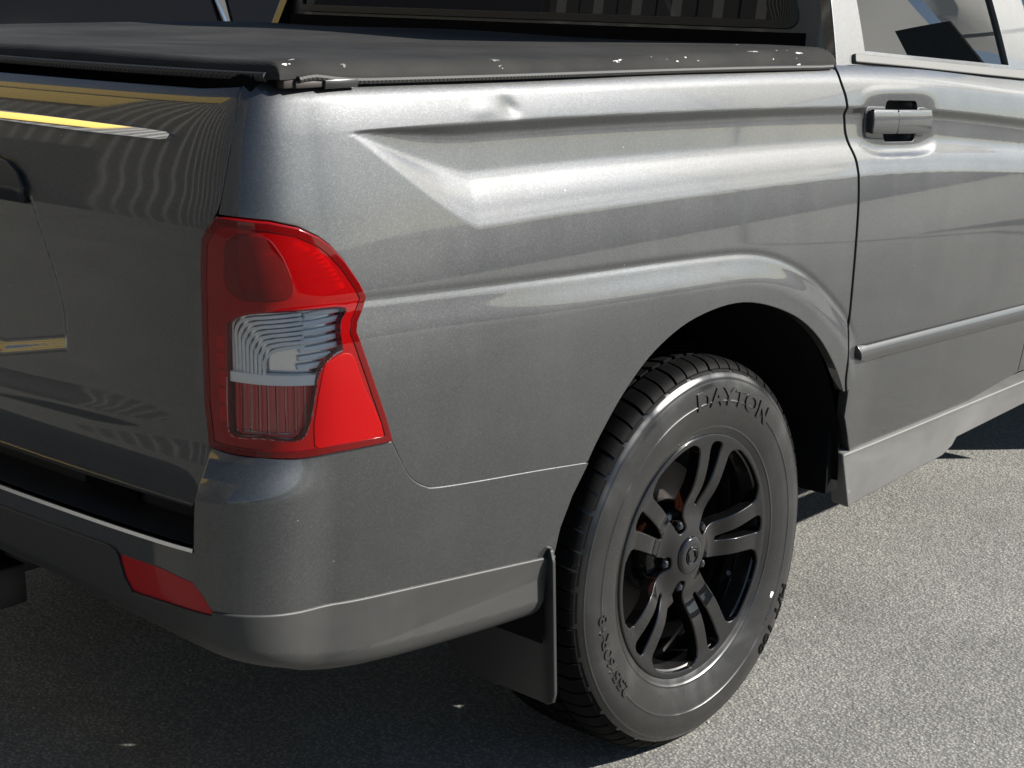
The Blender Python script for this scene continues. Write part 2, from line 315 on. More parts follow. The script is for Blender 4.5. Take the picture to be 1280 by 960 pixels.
class MB:
    def __init__(s): s.v = []; s.f = []
    def add(s, V, F):
        b = len(s.v); s.v += [tuple(map(float, v)) for v in V]; s.f += [tuple(int(i) + b for i in f) for f in F]; return s
    def box(s, c, d, bev=.0, rot=None):
        hx, hy, hz = d[0]/2, d[1]/2, d[2]/2; bv = min(bev, hx*.9, hy*.9, hz*.9)
        if bv <= 0:
            P = [(x, y, z) for x in (-hx, hx) for y in (-hy, hy) for z in (-hz, hz)]
            Fs = [(0, 1, 3, 2), (4, 6, 7, 5), (0, 4, 5, 1), (2, 3, 7, 6), (0, 2, 6, 4), (1, 5, 7, 3)]
        else:
            bm = bmesh.new(); bmesh.ops.create_cube(bm, size=1, matrix=Matrix.Diagonal((d[0], d[1], d[2], 1)))
            bmesh.ops.bevel(bm, geom=bm.edges[:], offset=bv, segments=2, affect='EDGES', profile=.5); bm.verts.index_update()
            P = [tuple(v.co) for v in bm.verts]; Fs = [tuple(v.index for v in f.verts) for f in bm.faces]; bm.free()
        M_ = rot.to_3x3() if rot else Matrix.Identity(3)
        return s.add([tuple(M_ @ Vector(q) + Vector(c)) for q in P], Fs)
    def tube(s, pts, rad, n=10, cap=True):
        P = [Vector(q) for q in pts]; rs = rad if hasattr(rad, '__len__') else [rad]*len(P); V = []; Fs = []; up = None
        for i, q in enumerate(P):
            t = (P[min(i+1, len(P)-1)] - P[max(i-1, 0)]).normalized()
            if up is None: up = Vector((0, 0, 1)) if abs(t.z) < .9 else Vector((1, 0, 0))
            a = t.cross(up).normalized(); b = a.cross(t).normalized(); up = b
            for k in range(n):
                w = 2*PI*k/n; V.append(q + (a*math.cos(w) + b*math.sin(w))*rs[i])
        for i in range(len(P)-1):
            for k in range(n): Fs.append((i*n+k, i*n+(k+1) % n, (i+1)*n+(k+1) % n, (i+1)*n+k))
        if cap: Fs.append(tuple(range(n))); Fs.append(tuple(range((len(P)-1)*n, len(P)*n))[::-1])
        return s.add(V, Fs)
    def lathe(s, prof, n=64, closed=False):     # profile (radius, out): axis along local -Y (out = towards -Y)
        V = []; Fs = []; m = len(prof)
        for k in range(n):
            a = 2*PI*k/n
            for r, o in prof: V.append((r*math.cos(a), -o, r*math.sin(a)))
        for k in range(n):
            for j in range(m - (0 if closed else 1)):
                j2 = (j+1) % m; k2 = (k+1) % n; Fs.append((k*m+j, k*m+j2, k2*m+j2, k2*m+j))
        return s.add(V, Fs)
    def build(s, name, mat, parent=None, angle=35): return build(name, s.v, s.f, mat, parent, angle)
def grid(fn, us, vs):
    V = [fn(u, v) for u in us for v in vs]; m = len(vs)
    return V, [(i*m+j, (i+1)*m+j, (i+1)*m+j+1, i*m+j+1) for i in range(len(us)-1) for j in range(m-1)]
# trimmed panel: closed outlines in surface parameters, cut cleanly out of a smooth surface, with turned-in edges
def densify(Lp, h):
    out = []; Lp = np.array(Lp, float)
    for i in range(len(Lp)):
        a, b = Lp[i], Lp[(i+1) % len(Lp)]; n = max(1, int(math.ceil(np.linalg.norm((b-a)/h))))
        for k in range(n): out.append(a + (b-a)*k/n)
    return np.array(out)
def area2(P): x, y = P[:, 0], P[:, 1]; return float(np.sum(x*np.roll(y, -1) - np.roll(x, -1)*y))
def smooth_loop(P, n=8, closed=True):
    P = np.array(P, float); m = len(P); out = []
    for i in range(m if closed else m-1):
        g = lambda j: P[j % m] if closed else P[min(max(j, 0), m-1)]
        p0, p1, p2, p3 = g(i-1), g(i), g(i+1), g(i+2)
        for k in range(n):
            t = k/n; out.append(.5*((2*p1)+(-p0+p2)*t+(2*p0-5*p1+4*p2-p3)*t*t+(-p0+3*p1-3*p2+p3)*t**3))
    if not closed: out.append(P[-1])
    return np.array(out)
def curve(P, n=6): return [tuple(q) for q in smooth_loop(P, n, False)]
def inset(P, d):
    P = np.array(P, float); sg = 1 if area2(P) > 0 else -1
    a = P - np.roll(P, 1, 0); b = np.roll(P, -1, 0) - P
    na = np.stack([-a[:, 1], a[:, 0]], 1); nb = np.stack([-b[:, 1], b[:, 0]], 1)
    na /= np.linalg.norm(na, axis=1, keepdims=True) + 1e-12; nb /= np.linalg.norm(nb, axis=1, keepdims=True) + 1e-12
    n = na + nb; n /= np.linalg.norm(n, axis=1, keepdims=True) + 1e-12
    k = 1/np.clip(np.sum(n*na, 1), .5, 1); return P + sg*d*n*k[:, None]
def pinside(loops, Q):
    r = np.zeros(len(Q), bool)
    for P in loops:
        for i in range(len(P)):
            a, b = P[i], P[(i+1) % len(P)]
            if a[1] == b[1]: continue
            c = ((a[1] > Q[:, 1]) != (b[1] > Q[:, 1])) & (Q[:, 0] < (b[0]-a[0])*(Q[:, 1]-a[1])/(b[1]-a[1]) + a[0]); r ^= c
    return r
def normals_of(S, P, e=.0012):
    a, b = P[:, 0], P[:, 1]
    du = S(a+e, b) - S(a-e, b); dv = S(a, b+e) - S(a, b-e); n = np.cross(du, dv); return n/(np.linalg.norm(n, axis=1, keepdims=True) + 1e-15)
def panel_geo(loops, S, hs=.012, hz=.0045, flange=.018, lip=.0016, skip=None, flip=False, e=.0012):
    H = np.array([hs, hz]); D = [densify(P, np.array([min(hs, .012), min(hz*1.6, .010)])) for P in loops]
    Dn = [P/H for P in D]; allp = np.concatenate(Dn); lo = np.floor(allp.min(0)) - 1; hi = np.ceil(allp.max(0)) + 1
    ni, nj = int(hi[0]-lo[0])+1, int(hi[1]-lo[1])+1
    gi, gj = np.meshgrid(np.arange(ni), np.arange(nj), indexing='ij'); G = np.stack([gi.ravel()+lo[0], gj.ravel()+lo[1]], 1).astype(float)
    ins = pinside(Dn, G).reshape(ni, nj)
    mark = np.zeros((ni, nj), bool); ci = np.floor(allp - lo).astype(int)
    for di in (-1, 0, 1):
        for dj in (-1, 0, 1): mark[np.clip(ci[:, 0]+di, 0, ni-1), np.clip(ci[:, 1]+dj, 0, nj-1)] = True
    cell = np.zeros((ni, nj), bool); cell[:-1, :-1] = ins[:-1, :-1] & ins[1:, :-1] & ins[:-1, 1:] & ins[1:, 1:]; cell &= ~mark
    idx = -np.ones((ni, nj), int); V2 = []; F = []
    def gid(i, j):
        if idx[i, j] < 0: idx[i, j] = len(V2); V2.append(G[i*nj+j])
        return idx[i, j]
    for i, j in zip(*np.nonzero(cell)): F.append((gid(i, j), gid(i+1, j), gid(i+1, j+1), gid(i, j+1)))
    # band between outline and whole cells
    cv = []; ce = []
    for P in Dn:
        b = len(cv); cv += [tuple(q) for q in P]; ce += [(b+k, b+(k+1) % len(P)) for k in range(len(P))]
    sid = {}
    def snode(i, j):
        if (i, j) not in sid: sid[(i, j)] = len(cv); cv.append(tuple(G[i*nj+j]))
        return sid[(i, j)]
    C = lambda i, j: 0 <= i < ni and 0 <= j < nj and cell[i, j]
    for i, j in zip(*np.nonzero(cell)):
        if not C(i-1, j): ce.append((snode(i, j), snode(i, j+1)))
        if not C(i+1, j): ce.append((snode(i+1, j), snode(i+1, j+1)))
        if not C(i, j-1): ce.append((snode(i, j), snode(i+1, j)))
        if not C(i, j+1): ce.append((snode(i, j+1), snode(i+1, j+1)))
    nd = np.zeros((ni, nj), bool)
    for di in (0, 1):
        for dj in (0, 1): nd[di:, dj:] |= cell[:ni-di, :nj-dj]
    cand = np.argwhere(ins & ~nd)
    if len(cand):
        Q = cand + lo
        for k in range(0, len(Q), 400):
            dm = np.min(np.linalg.norm(Q[k:k+400, None, :] - allp[None], axis=2), axis=1)
            for q, dd in zip(Q[k:k+400], dm):
                if dd > .45: cv.append(tuple(q))
    r = delaunay_2d_cdt([Vector(q) for q in cv], ce, [], 0, 1e-5)
    rv = np.array([tuple(v) for v in r[0]]); b = len(V2); V2 += list(rv)
    tr = np.array([tuple(f) for f in r[2] if len(f) == 3], int)
    ct = rv[tr].mean(1); ok = pinside(Dn, ct); cc = np.floor(ct - lo).astype(int); ok &= ~cell[np.clip(cc[:, 0], 0, ni-1), np.clip(cc[:, 1], 0, nj-1)]
    F += [tuple(t + b) for t in tr[ok]]
    P2 = np.array(V2)*H; P3 = S(P2[:, 0], P2[:, 1]); NN = normals_of(S, P2, e)
    if flip: NN = -NN
    V = [*P3]; Ns = [*NN]
    # orientation
    fq = [f for f in F]; Va = np.array(V)
    A = np.array([f[:3] for f in fq]); fn = np.cross(Va[A[:, 1]]-Va[A[:, 0]], Va[A[:, 2]]-Va[A[:, 0]]); sgn = np.sum(fn*np.array(Ns)[A[:, 0]], 1)
    F = [f if s_ > 0 else tuple(reversed(f)) for f, s_ in zip(fq, sgn)]
    if flange:
        for li, P in enumerate(D):
            sg = (1 if area2(P) > 0 else -1) * (1 if li == 0 else -1); t = np.roll(P, -1, 0) - np.roll(P, 1, 0)
            o2 = np.stack([t[:, 1], -t[:, 0]], 1)*sg; o2 /= np.linalg.norm(o2, axis=1, keepdims=True) + 1e-12
            p0 = S(P[:, 0], P[:, 1]); n0 = normals_of(S, P, e)*(-1 if flip else 1); od = S(P[:, 0]+o2[:, 0]*e, P[:, 1]+o2[:, 1]*e) - p0
            od -= n0*np.sum(od*n0, 1, keepdims=True); od /= np.linalg.norm(od, axis=1, keepdims=True) + 1e-12
            rings = [(p0, n0), (p0 + od*lip*.7 - n0*lip*.3, n0*.7+od*.7), (p0 + od*lip - n0*lip, od), (p0 + od*lip - n0*flange, od)]
            b = len(V); m = len(P)
            for q, nn in rings: V += [*q]; Ns += [*(nn/(np.linalg.norm(nn, axis=1, keepdims=True)+1e-12))]
            for k in range(m):
                k2 = (k+1) % m
                if skip and skip((P[k]+P[k2])/2): continue
                for j in range(3):
                    f = (b+j*m+k, b+j*m+k2, b+(j+1)*m+k2, b+(j+1)*m+k)
                    q = np.cross(V[f[1]]-V[f[0]], V[f[3]]-V[f[0]])
                    F.append(f if np.dot(q, Ns[b+2*m+k]+.3*Ns[b+k]) > 0 else tuple(reversed(f)))
    return np.array(V), F, np.array(Ns)
def mirror_geo(g):
    V, F, n = g; V = V.copy(); n = n.copy(); V[:, 1] *= -1; n[:, 1] *= -1; return V, [tuple(reversed(f)) for f in F], n
def join_geo(a, b): return np.concatenate([a[0], b[0]]), list(a[1]) + [tuple(i+len(a[0]) for i in f) for f in b[1]], np.concatenate([a[2], b[2]])
def put(name, g, mat, parent): return build(name, g[0], g[1], mat, parent, None, g[2])
def off(S, d): return lambda a, b: S(a, b, d)
# ---------------------------------------------------------------- setting
def ground():
    xs = [-300, -60, -20, -8, -4, 0, 4, 8, 20, 60, 300]; V, F = grid(lambda a, b: (a, b, 0), xs, xs)
    o = build('asphalt_yard', V, F, 'asphalt', None, None); tagd(o, kind='structure')
ground()
# loose chippings on the yard
mb = MB()
for k in range(420):
    x = rng.uniform(-1.2, 3.2); y = rng.uniform(-2.6, .6); r = rng.choice([.0016, .002, .0026, .0034]); a = rng.uniform(0, PI)
    V = [(x+r*rng.uniform(.7, 1.3)*math.cos(a+2*PI*j/5), y+r*rng.uniform(.7, 1.3)*math.sin(a+2*PI*j/5), .0003) for j in range(5)] + [(x, y, r*.9)]
    mb.add(V, [(j, (j+1) % 5, 5) for j in range(5)])
tagd(mb.build('loose_chippings', 'stone_chip', None, 60), 'tiny pale loose chippings scattered over the asphalt yard', 'gravel', kind='stuff')
# ---------------------------------------------------------------- the pickup
truck = empty('pickup_truck', (0, 0, 0), 'dark grey pickup truck with black soft bed cover and black alloy wheels', 'pickup truck')
T = truck
LAMP = [(-1.0936,1.118),(-1.06,1.1157),(-1.0216,1.1117),(-0.9796,1.1013),(-0.9477,1.0861),(-0.9306,1.0735),(-0.9091,1.0506),(-0.8875,1.0196),(-0.8769,0.9979),(-0.8843,0.9847),(-0.8965,0.9667),(-0.8992,0.9551),(-0.8883,0.9226),(-0.8692,0.8708),(-0.8511,0.8268),(-0.8364,0.7854),(-0.8781,0.7871),(-0.9371,0.7896),(-0.9914,0.7882),(-1.0417,0.791),(-1.084,0.7931),(-1.1222,0.7968),(-1.1321,0.8629),(-1.1309,0.9426),(-1.1261,1.0217),(-1.1173,1.0866)]
LAMP = np.array(LAMP)
ARCH = [(-0.3852,0.6529),(-0.3596,0.6921),(-0.3038,0.7563),(-0.2229,0.8172),(-0.111,0.8559),(0.0376,0.8624),(0.1913,0.8213),(0.303,0.7616),(0.3901,0.6832),(0.4426,0.6179)]
GATEGAP = [(-1.0808,1.2832),(-1.0764,1.2397),(-1.0835,1.189),(-1.0903,1.1377),(-1.0936,1.118)]
DOORGAP = [(0.453,0.6159),(0.4423,0.652),(0.4419,0.7351),(0.44,0.8826),(0.4522,0.9926),(0.4569,1.0517),(0.4576,1.0855),(0.446,1.1168),(0.4372,1.1404),(0.4357,1.1636),(0.4313,1.1875),(0.4286,1.2105),(0.4191,1.2381),(0.4218,1.2602)]
BLINE = [(-0.8364,0.7854),(-0.8249,0.7656),(-0.8132,0.7449),(-0.7996,0.7248),(-0.7844,0.7114),(-0.7657,0.7008),(-0.742,0.6933),(-0.6464,0.6816),(-0.5162,0.6681),(-0.3852,0.6529)]
def bed_side():
    lamp_r = [tuple(q) for q in LAMP[:16]]           # top edge, right side, to lower right tip
    top = [(s, float(zt_f(s)) + .013 - .010*float(sstep(-.98, -1.05, s))) for s in np.linspace(DOORGAP[-1][0], GATEGAP[0][0], 40)]
    out = list(GATEGAP) + lamp_r[1:] + curve(BLINE, 4)[1:] + curve(ARCH, 6)[1:] + curve(DOORGAP, 5) + top[1:-1]
    P = inset(densify(np.array(out), np.array([.01, .01])), .0022)
    return panel_geo([P], S_body, .0045, .0035, .02)
g = bed_side(); put('bed_side_panel', g, 'grey_paint', T); put('bed_side_panel', mirror_geo(g), 'grey_paint', T)
# tailgate
GATE = [(-1.0808,1.2832),(-1.0764,1.2397),(-1.0835,1.189),(-1.0903,1.1377),(-1.101,1.1091),(-1.1173,1.0866),(-1.1261,1.0217),(-1.1309,0.9426),(-1.1321,0.8629),(-1.1237,0.7971),(-1.125,0.7619),(-1.1619,0.6995)]
zbot = GATE[-1][1]
def tailgate():
    out = curve(GATE, 4) + [(s, zbot) for s in np.linspace(GATE[-1][0], S_MID, 12)[1:]] + [(s, 1.278) for s in np.linspace(S_MID, GATE[0][0], 12)[:-1]]
    P = densify(np.array(out), np.array([.02, .01])); Q = inset(P, .0032); Q[:, 0] = np.maximum(Q[:, 0], S_MID); Q[np.abs(P[:, 0]-S_MID) < 1e-6, 0] = S_MID
    return panel_geo([Q], S_body, .0055, .0045, .03, .003, skip=lambda q: q[0] < S_MID + 1e-4)
g = tailgate(); gate = put('tailgate', join_geo(g, mirror_geo(g)), 'grey_paint', T)
# chrome strip on the gate, black handle, film stripes
def strip_on(S, P, mat, name, parent, offs, lip, hs=.02, hz=.003, sym=False, fl=None):
    P = densify(np.array(P), np.array([.02, .004])); g = panel_geo([P], off(S, offs), hs, hz, fl or offs + .004, lip)
    return put(name, join_geo(g, mirror_geo(g)) if sym else g, mat, parent)
CH = [(-1.5862,1.2237),(-1.3896,1.2219),(-1.233,1.2197),(-1.1974,1.2183),(-1.1905,1.2162),(-1.1941,1.2112),(-1.2063,1.2089),(-1.3861,1.2089),(-1.5825,1.2112)]
CHC = [(S_MID+.0004, CH[0][1])] + list(CH) + [(S_MID+.0004, CH[-1][1])]
def chrome_strip():
    zt = np.array(CHC)
    P = densify(np.array(CHC), np.array([.02, .003])); zc0 = np.interp
    zm = float(np.mean(zt[:, 1])); 
    def S(a, b): return S_body(a, b, 0.0) + 0
    def Sx(a, b):
        t = np.clip((b - zm)/.011, -1.4, 1.4); return S_body(a, b, .0075 - .14*(b - zm) - .0006*t*t)
    g = panel_geo([P], Sx, .02, .0016, .012, .001, skip=lambda q: q[0] < S_MID + 1e-3)
    return put('chrome_strip', join_geo(g, mirror_geo(g)), 'chrome', gate)
chrome_strip()
HANDLE = [(S_MID+.0004, 1.158)] + [(-1.5713,1.1574),(-1.5412,1.1518),(-1.514,1.138),(-1.4969,1.1188),(-1.5064,1.0959)] + [(S_MID+.0004, 1.098)]
P = densify(np.array(HANDLE), np.array([.02, .005])); g = panel_geo([P], off(S_body, .010), .02, .005, .03, .004, skip=lambda q: q[0] < S_MID + 1e-3)
put('tailgate_handle', join_geo(g, mirror_geo(g)), 'satin_black', gate)
# ---- bumper
INN = [(-1.1154,0.7922),(-1.1084,0.7713),(-1.1054,0.7487),(-1.1087,0.7265),(-1.1105,0.6976),(-1.112,0.6605)]
TRIM = [(-0.4481,0.5011),(-0.5904,0.5186),(-0.7005,0.5319),(-0.8034,0.5443),(-0.898,0.5548),(-0.973,0.564),(-1.0257,0.5724),(-1.0541,0.5765),(-1.0879,0.58)]
BTOP = [(-0.8379,0.7837),(-0.8795,0.7852),(-0.9382,0.7879),(-0.9929,0.7877),(-1.0403,0.7914),(-1.0786,0.7935),(-1.1154,0.797)]
BLN2 = [(-0.3871,0.6516),(-0.518,0.6668),(-0.6481,0.6804),(-0.7436,0.6922),(-0.7673,0.6997),(-0.7859,0.7103),(-0.8012,0.7243),(-0.8148,0.7445),(-0.8265,0.7645),(-0.8379,0.7837)]
BARCH = [(-0.4481,0.5011),(-0.4417,0.5507),(-0.4205,0.6024),(-0.3871,0.6516)]
ZST = .664
REFL = [(-1.2581,0.6238),(-1.1752,0.6231),(-1.1176,0.6157),(-1.1058,0.604),(-1.0898,0.5766),(-1.1548,0.5772),(-1.2346,0.5758),(-1.2467,0.5922)]
def bumper():
    low = [REFL[4], REFL[3], REFL[2], REFL[1], REFL[0]]
    out = list(BARCH[:-1]) + curve(BLN2, 4)[:-1] + curve(BTOP, 4) + INN[1:] + [(s, ZST) for s in np.linspace(INN[-1][0]-.004, S_MID, 14)] + [(s, .634) for s in np.linspace(S_MID, REFL[0][0]-.02, 14)] + low[::-1][0:0] + [(REFL[0][0], REFL[0][1]+.003), (REFL[1][0], REFL[1][1]+.003), (REFL[2][0], REFL[2][1]+.003), (REFL[3][0]+.003, REFL[3][1]), (REFL[4][0]+.004, REFL[4][1])] + curve(TRIM, 3)[::-1][1:-1]
    P = densify(np.array(out), np.array([.012, .008])); P[:, 0] = np.maximum(P[:, 0], S_MID)
    return panel_geo([P], S_bump, .010, .005, .05, .0025, skip=lambda q: q[0] < S_MID + 1e-4)
g = bumper(); bump_o = put('rear_bumper', join_geo(g, mirror_geo(g)), 'grey_paint', T)
def low_trim():
    top = [(q[0], q[1]-.001) for q in curve(TRIM, 3)]
    out = top + [(REFL[4][0], REFL[4][1]-.004)] + [(REFL[5][0], REFL[5][1]-.004), (REFL[6][0], REFL[6][1]-.004), (REFL[7][0]-.006, REFL[7][1]), (REFL[0][0]-.008, REFL[0][1]+.004)] + [(s, .632) for s in np.linspace(REFL[0][0]-.022, S_MID, 14)] + [(s, float(zb_f(s))) for s in np.linspace(S_MID, -.475, 60)] + [(-.470, .43), (-.464, .48)]
    P = densify(np.array(out), np.array([.012, .006])); P[:, 0] = np.maximum(P[:, 0], S_MID)
    return panel_geo([P], S_low, .012, .004, .03, .003, skip=lambda q: q[0] < S_MID + 1e-4)
g = low_trim(); trim_o = put('lower_trim', join_geo(g, mirror_geo(g)), 'grained_plastic', bump_o); trim_o['label'] = 'faded black grained plastic lower bumper trim'
for mir in (0, 1):
    P = densify(np.array(REFL), np.array([.01, .006])); g = panel_geo([P], off(S_bump, -.001), .012, .006, .02, .002)
    put('bumper_reflector', mirror_geo(g) if mir else g, 'reflector_deep', bump_o)
# step pad between bumper top and gate, with a metal ribbon added for the edge glint
ss = np.linspace(INN[-1][0]-.002, S_MID, 24); V = []; F = []
A = S_bump(ss, np.full(24, ZST), -.004); B = S_body(ss, np.full(24, .70), -.05)
for s_ in (1, -1):
    b = len(V)
    for a_, c_ in zip(A, B): V += [(a_[0], a_[1]*s_, ZST-.006), (c_[0], c_[1]*s_, ZST-.002), (c_[0], c_[1]*s_, .80)]
    F += [(b+3*k+j, b+3*k+3+j, b+3*k+4+j, b+3*k+1+j) if s_ > 0 else (b+3*k+1+j, b+3*k+4+j, b+3*k+3+j, b+3*k+j) for k in range(23) for j in (0, 1)]
build('step_pad', V, F, 'black_plastic', bump_o, 40)
A = S_bump(ss, np.full(24, ZST - .0022), .0026); B = S_bump(ss, np.full(24, ZST + .0025), .0007); C_ = S_bump(ss, np.full(24, ZST + .0025), -.012); V = []; F = []
for s_ in (1, -1):
    b = len(V)
    for q in zip(A, B, C_): V += [(w_[0], w_[1]*s_, w_[2]) for w_ in q]
    F += [(b+3*k+j, b+3*k+3+j, b+3*k+4+j, b+3*k+1+j) if s_ > 0 else (b+3*k+1+j, b+3*k+4+j, b+3*k+3+j, b+3*k+j) for k in range(23) for j in (0, 1)]
build('step_glint', V, F, 'glint_metal', bump_o, 30)
# tow hitch
mb = MB().box((-.90, -.04, .40), (.26, .07, .05), .006).box((-.98, -.06, .385), (.06, .16, .075), .006)
for yy in (-.115, -.02): mb.tube([(-1.012, yy, .40), (-1.03, yy, .40)], .011, 6)
mb.tube([(-.8, -.5, .42), (-.8, .5, .42)], .035, 12).build('tow_bar', 'steel_dark', T)
# ---- tail lamps
def lz(pts): return pts
ZC = [(-1.0866,0.9678),(-1.0827,0.9759),(-1.0676,0.9864),(-1.0368,0.9926),(-0.9759,0.9934),(-0.9146,0.9898),(-0.9235,0.9724),(-0.9263,0.9544),(-0.9255,0.932),(-0.9417,0.926),(-0.9554,0.9145),(-0.9628,0.8988),(-0.9654,0.8835),(-0.9762,0.8319),(-0.9919,0.8136),(-1.0368,0.8176),(-1.0828,0.8185),(-1.0904,0.8443),(-1.0901,0.8999)]
ZB = [(-1.0777,1.0835),(-1.0613,1.0943),(-1.0287,1.0906),(-1.0158,1.0786),(-1.0028,1.0568),(-0.9929,1.0242),(-1.0007,1.0097),(-1.032,1.0075),(-1.0601,1.0085),(-1.0804,1.0241),(-1.0813,1.0545)]
ZR = [(-0.9575,0.9048),(-0.942,0.9216),(-0.9121,0.9251),(-0.8934,0.8772),(-0.8571,0.7974),(-0.9175,0.8005),(-0.9697,0.8051)]
ZRED = [(-0.9771,1.0822),(-0.9517,1.0738),(-0.9279,1.0504),(-0.9034,1.0133),(-0.9511,1.0057),(-0.9847,1.0076),(-0.9882,1.0378),(-0.9967,1.0627)]
def lamp(mir):
    mg = (lambda q: mirror_geo(q)) if mir else (lambda q: q)
    OUT = densify(inset(smooth_loop(LAMP, 1), .0030), np.array([.008, .008]))
    base = panel_geo([OUT], off(S_body, -.030), .012, .010, .02)
    lp = put('tail_lamp', mg(base), 'lamp_dark', T); lp['label'] = 'red and clear wrap-round tail lamp'
    z = [densify(smooth_loop(q, 3), np.array([.008, .006])) for q in (ZC, ZB, ZR)]
    P1 = put('red_lens', mg(panel_geo([OUT, z[0], z[1], z[2]], off(S_body, .006), .012, .008, .010, .003)), 'red_lens', lp)
    put('lens_border', mg(panel_geo([OUT, inset(OUT, .0085)], off(S_body, .0072), .012, .008, .003, .001)), 'dark_red_lens', lp)
    put('clear_lens', mg(panel_geo([inset(z[0], .0006)], off(S_body, .0062), .012, .008, .003, .0015)), 'clear_lens', lp)
    put('brake_lens', mg(panel_geo([inset(z[1], .0006)], off(S_body, .0070), .012, .008, .012, .003)), 'dark_red_lens', lp)
    put('side_reflector', mg(panel_geo([inset(z[2], .0006)], off(S_body, .0068), .010, .008, .006, .0015)), 'reflector_red', lp)
    # silver bowl behind clear lens with stepped ribs
    put('reflector_bowl', mg(panel_geo([inset(z[0], .001)], off(S_body, -.014), .012, .008, .0)), 'lamp_chrome', lp)
    def rib(pts, d, r, name, mat):
        q = np.array(pts); A = S_body(q[:, 0], q[:, 1], d)
        if mir: A[:, 1] *= -1
        MB().tube([tuple(v) for v in A], r, 6).build(name, mat, lp)
    c = np.array(ZC); s0, s1 = c[:, 0].min(), c[:, 0].max(); zt_, zb_ = c[:, 1].max(), c[:, 1].min()
    zm_ = [(-1.0846,0.9005)][0][1]
    W = s1 - s0; H = zt_ - zm_
    for k in range(9):
        e = .005 + .0068*k; x0 = s0 + e*.95; z1 = zt_ - e*.85 - .004; rr = .022
        pts = [(x0, zm_)] + [(x0, zz) for zz in np.linspace(zm_+.005, z1-rr, 4)] + [(x0+rr-rr*math.cos(t), z1-rr+rr*math.sin(t)) for t in np.linspace(.2, PI/2, 6)] + [(xx, z1+.010*(xx-x0)/W) for xx in np.linspace(x0+rr+.01, s1-.006-.004*k if k < 1 else s0+W*.64, 8)]
        rib(pts, -.008+.0008*k, .0024, 'lens_rib', 'lamp_silver')
    for k in range(7):      # flat slats in the outer third of the clear zone
        zz = zt_ - .012 - k*.0115; xa = s0 + W*(.66 - .012*k); rib([(xa + (s1-.004-xa)*t, zz + .004*t) for t in np.linspace(0, 1 if k < 5 else .72, 4)], -.009, .0042, 'lens_rib', 'lamp_silver')
    fz = np.array(ZC)[[8, 9, 10, 11, 12, 13, 14, 15, 16, 17, 18]]; rib([tuple(q) for q in smooth_loop(fz, 4, False)], .0045, .0015, 'lens_frame', 'lamp_silver')
    rim = inset(smooth_loop(LAMP, 2), .011); rib([tuple(q) for q in rim] + [tuple(rim[0])], .0045, .0016, 'lens_rim', 'lamp_red')
    for k in range(9):
        x = s0 + .009 + k*(W*.66)/9; rib([(x, zz) for zz in np.linspace(zm_-.006, zb_+.010, 6)], -.004, .0024, 'lens_rib', 'clear_lens')
    # red insert in the lower half, silver bar between, amber bulb
    lowp = [(s0+.010, zm_-.010), (s0+W*.72, zm_-.012), (s0+W*.66, zb_+.018), (s0+W*.58, zb_+.008), (s0+.012, zb_+.012)]
    put('fog_insert', mg(panel_geo([densify(np.array(lowp), np.array([.01, .01]))], off(S_body, -.012), .012, .010, .01)), 'lamp_red', lp)
    bar = [(s0+.003, zm_+.006), (s0+W*.76, zm_+.001), (s0+W*.75, zm_-.011), (s0+.003, zm_-.006)]
    put('silver_bar', mg(panel_geo([densify(np.array(bar), np.array([.01, .006]))], off(S_body, .001), .012, .006, .012)), 'lamp_silver', lp)
    # brake bowl and red side segment with steps
    put('brake_bowl', mg(panel_geo([inset(z[1], .004)], off(S_body, -.024), .012, .008, .0)), 'lamp_red', lp)
    put('red_segment', mg(panel_geo([densify(np.array(ZRED), np.array([.01, .008]))], off(S_body, -.010), .012, .006, .008)), 'lamp_red', lp)
    zr = np.array(ZRED)
    for k in range(8):
        t = .1 + .105*k; rib([tuple(zr[7]*(1-t)+zr[5]*t), tuple((zr[1]*(1-t)+zr[3]*t))], -.0065, .0022, 'lens_rib', 'lamp_silver' if k in (2, 5) else 'lamp_red')
    # little square cells in the inner column
    col = np.array([(-1.1084,0.9422),(-1.1087,0.9177),(-1.1088,0.8932),(-1.1083,0.8686),(-1.1072,0.8442)])
    for q in col:
        s_, z_ = q; b = [(s_-.006, z_-.009), (s_+.006, z_-.009), (s_+.006, z_+.009), (s_-.006, z_+.009)]
        put('marker_cell', mg(panel_geo([densify(np.array(b), np.array([.006, .006]))], off(S_body, -.006), .006, .006, .008)), 'lamp_red', lp)
lamp(0); lamp(1)
# ---- doors
DG2 = [(q[0]+.009, q[1]) for q in DOORGAP]
SILLT = [(0.5256,0.4652),(0.6338,0.466),(0.8129,0.4673),(1.0468,0.4686),(1.3965,0.4697)]
XB = 1.345
HZ0 = 1.150
def htilt(a): return -.055*(a-.60)
def hrect(x0, x1, z0, z1, r=.006):
    q = []
    for cx, cz, a0 in ((x1-r, z1-r, 0), (x0+r, z1-r, 90), (x0+r, z0+r, 180), (x1-r, z0+r, 270)):
        for k in range(4): a = R(a0+30*k); q.append((cx+r*math.cos(a), cz+r*math.sin(a)))
    return [(a + .045, b + htilt(a)) for a, b in q]
def rear_door():
    bot = [(DG2[0][0]+.004, .62), (.470, .56)] + [(SILLT[0][0]+.01, SILLT[0][1])] + SILLT[1:-1] + [(XB-.003, .497)]
    front = [(XB-.003, z) for z in np.linspace(.52, float(zt_f(XB))+.004, 10)]
    top = [(s, float(zt_f(s))+.006) for s in np.linspace(XB-.02, DG2[-1][0]+.004, 20)]
    P = densify(np.array(curve(DG2, 5)[::-1] + bot + front + top), np.array([.012, .008]))
    return panel_geo([P, densify(np.array(hrect(.545, .682, HZ0-.043, HZ0+.043, .014)), np.array([.008, .006]))], S_body, .010, .004, .02)
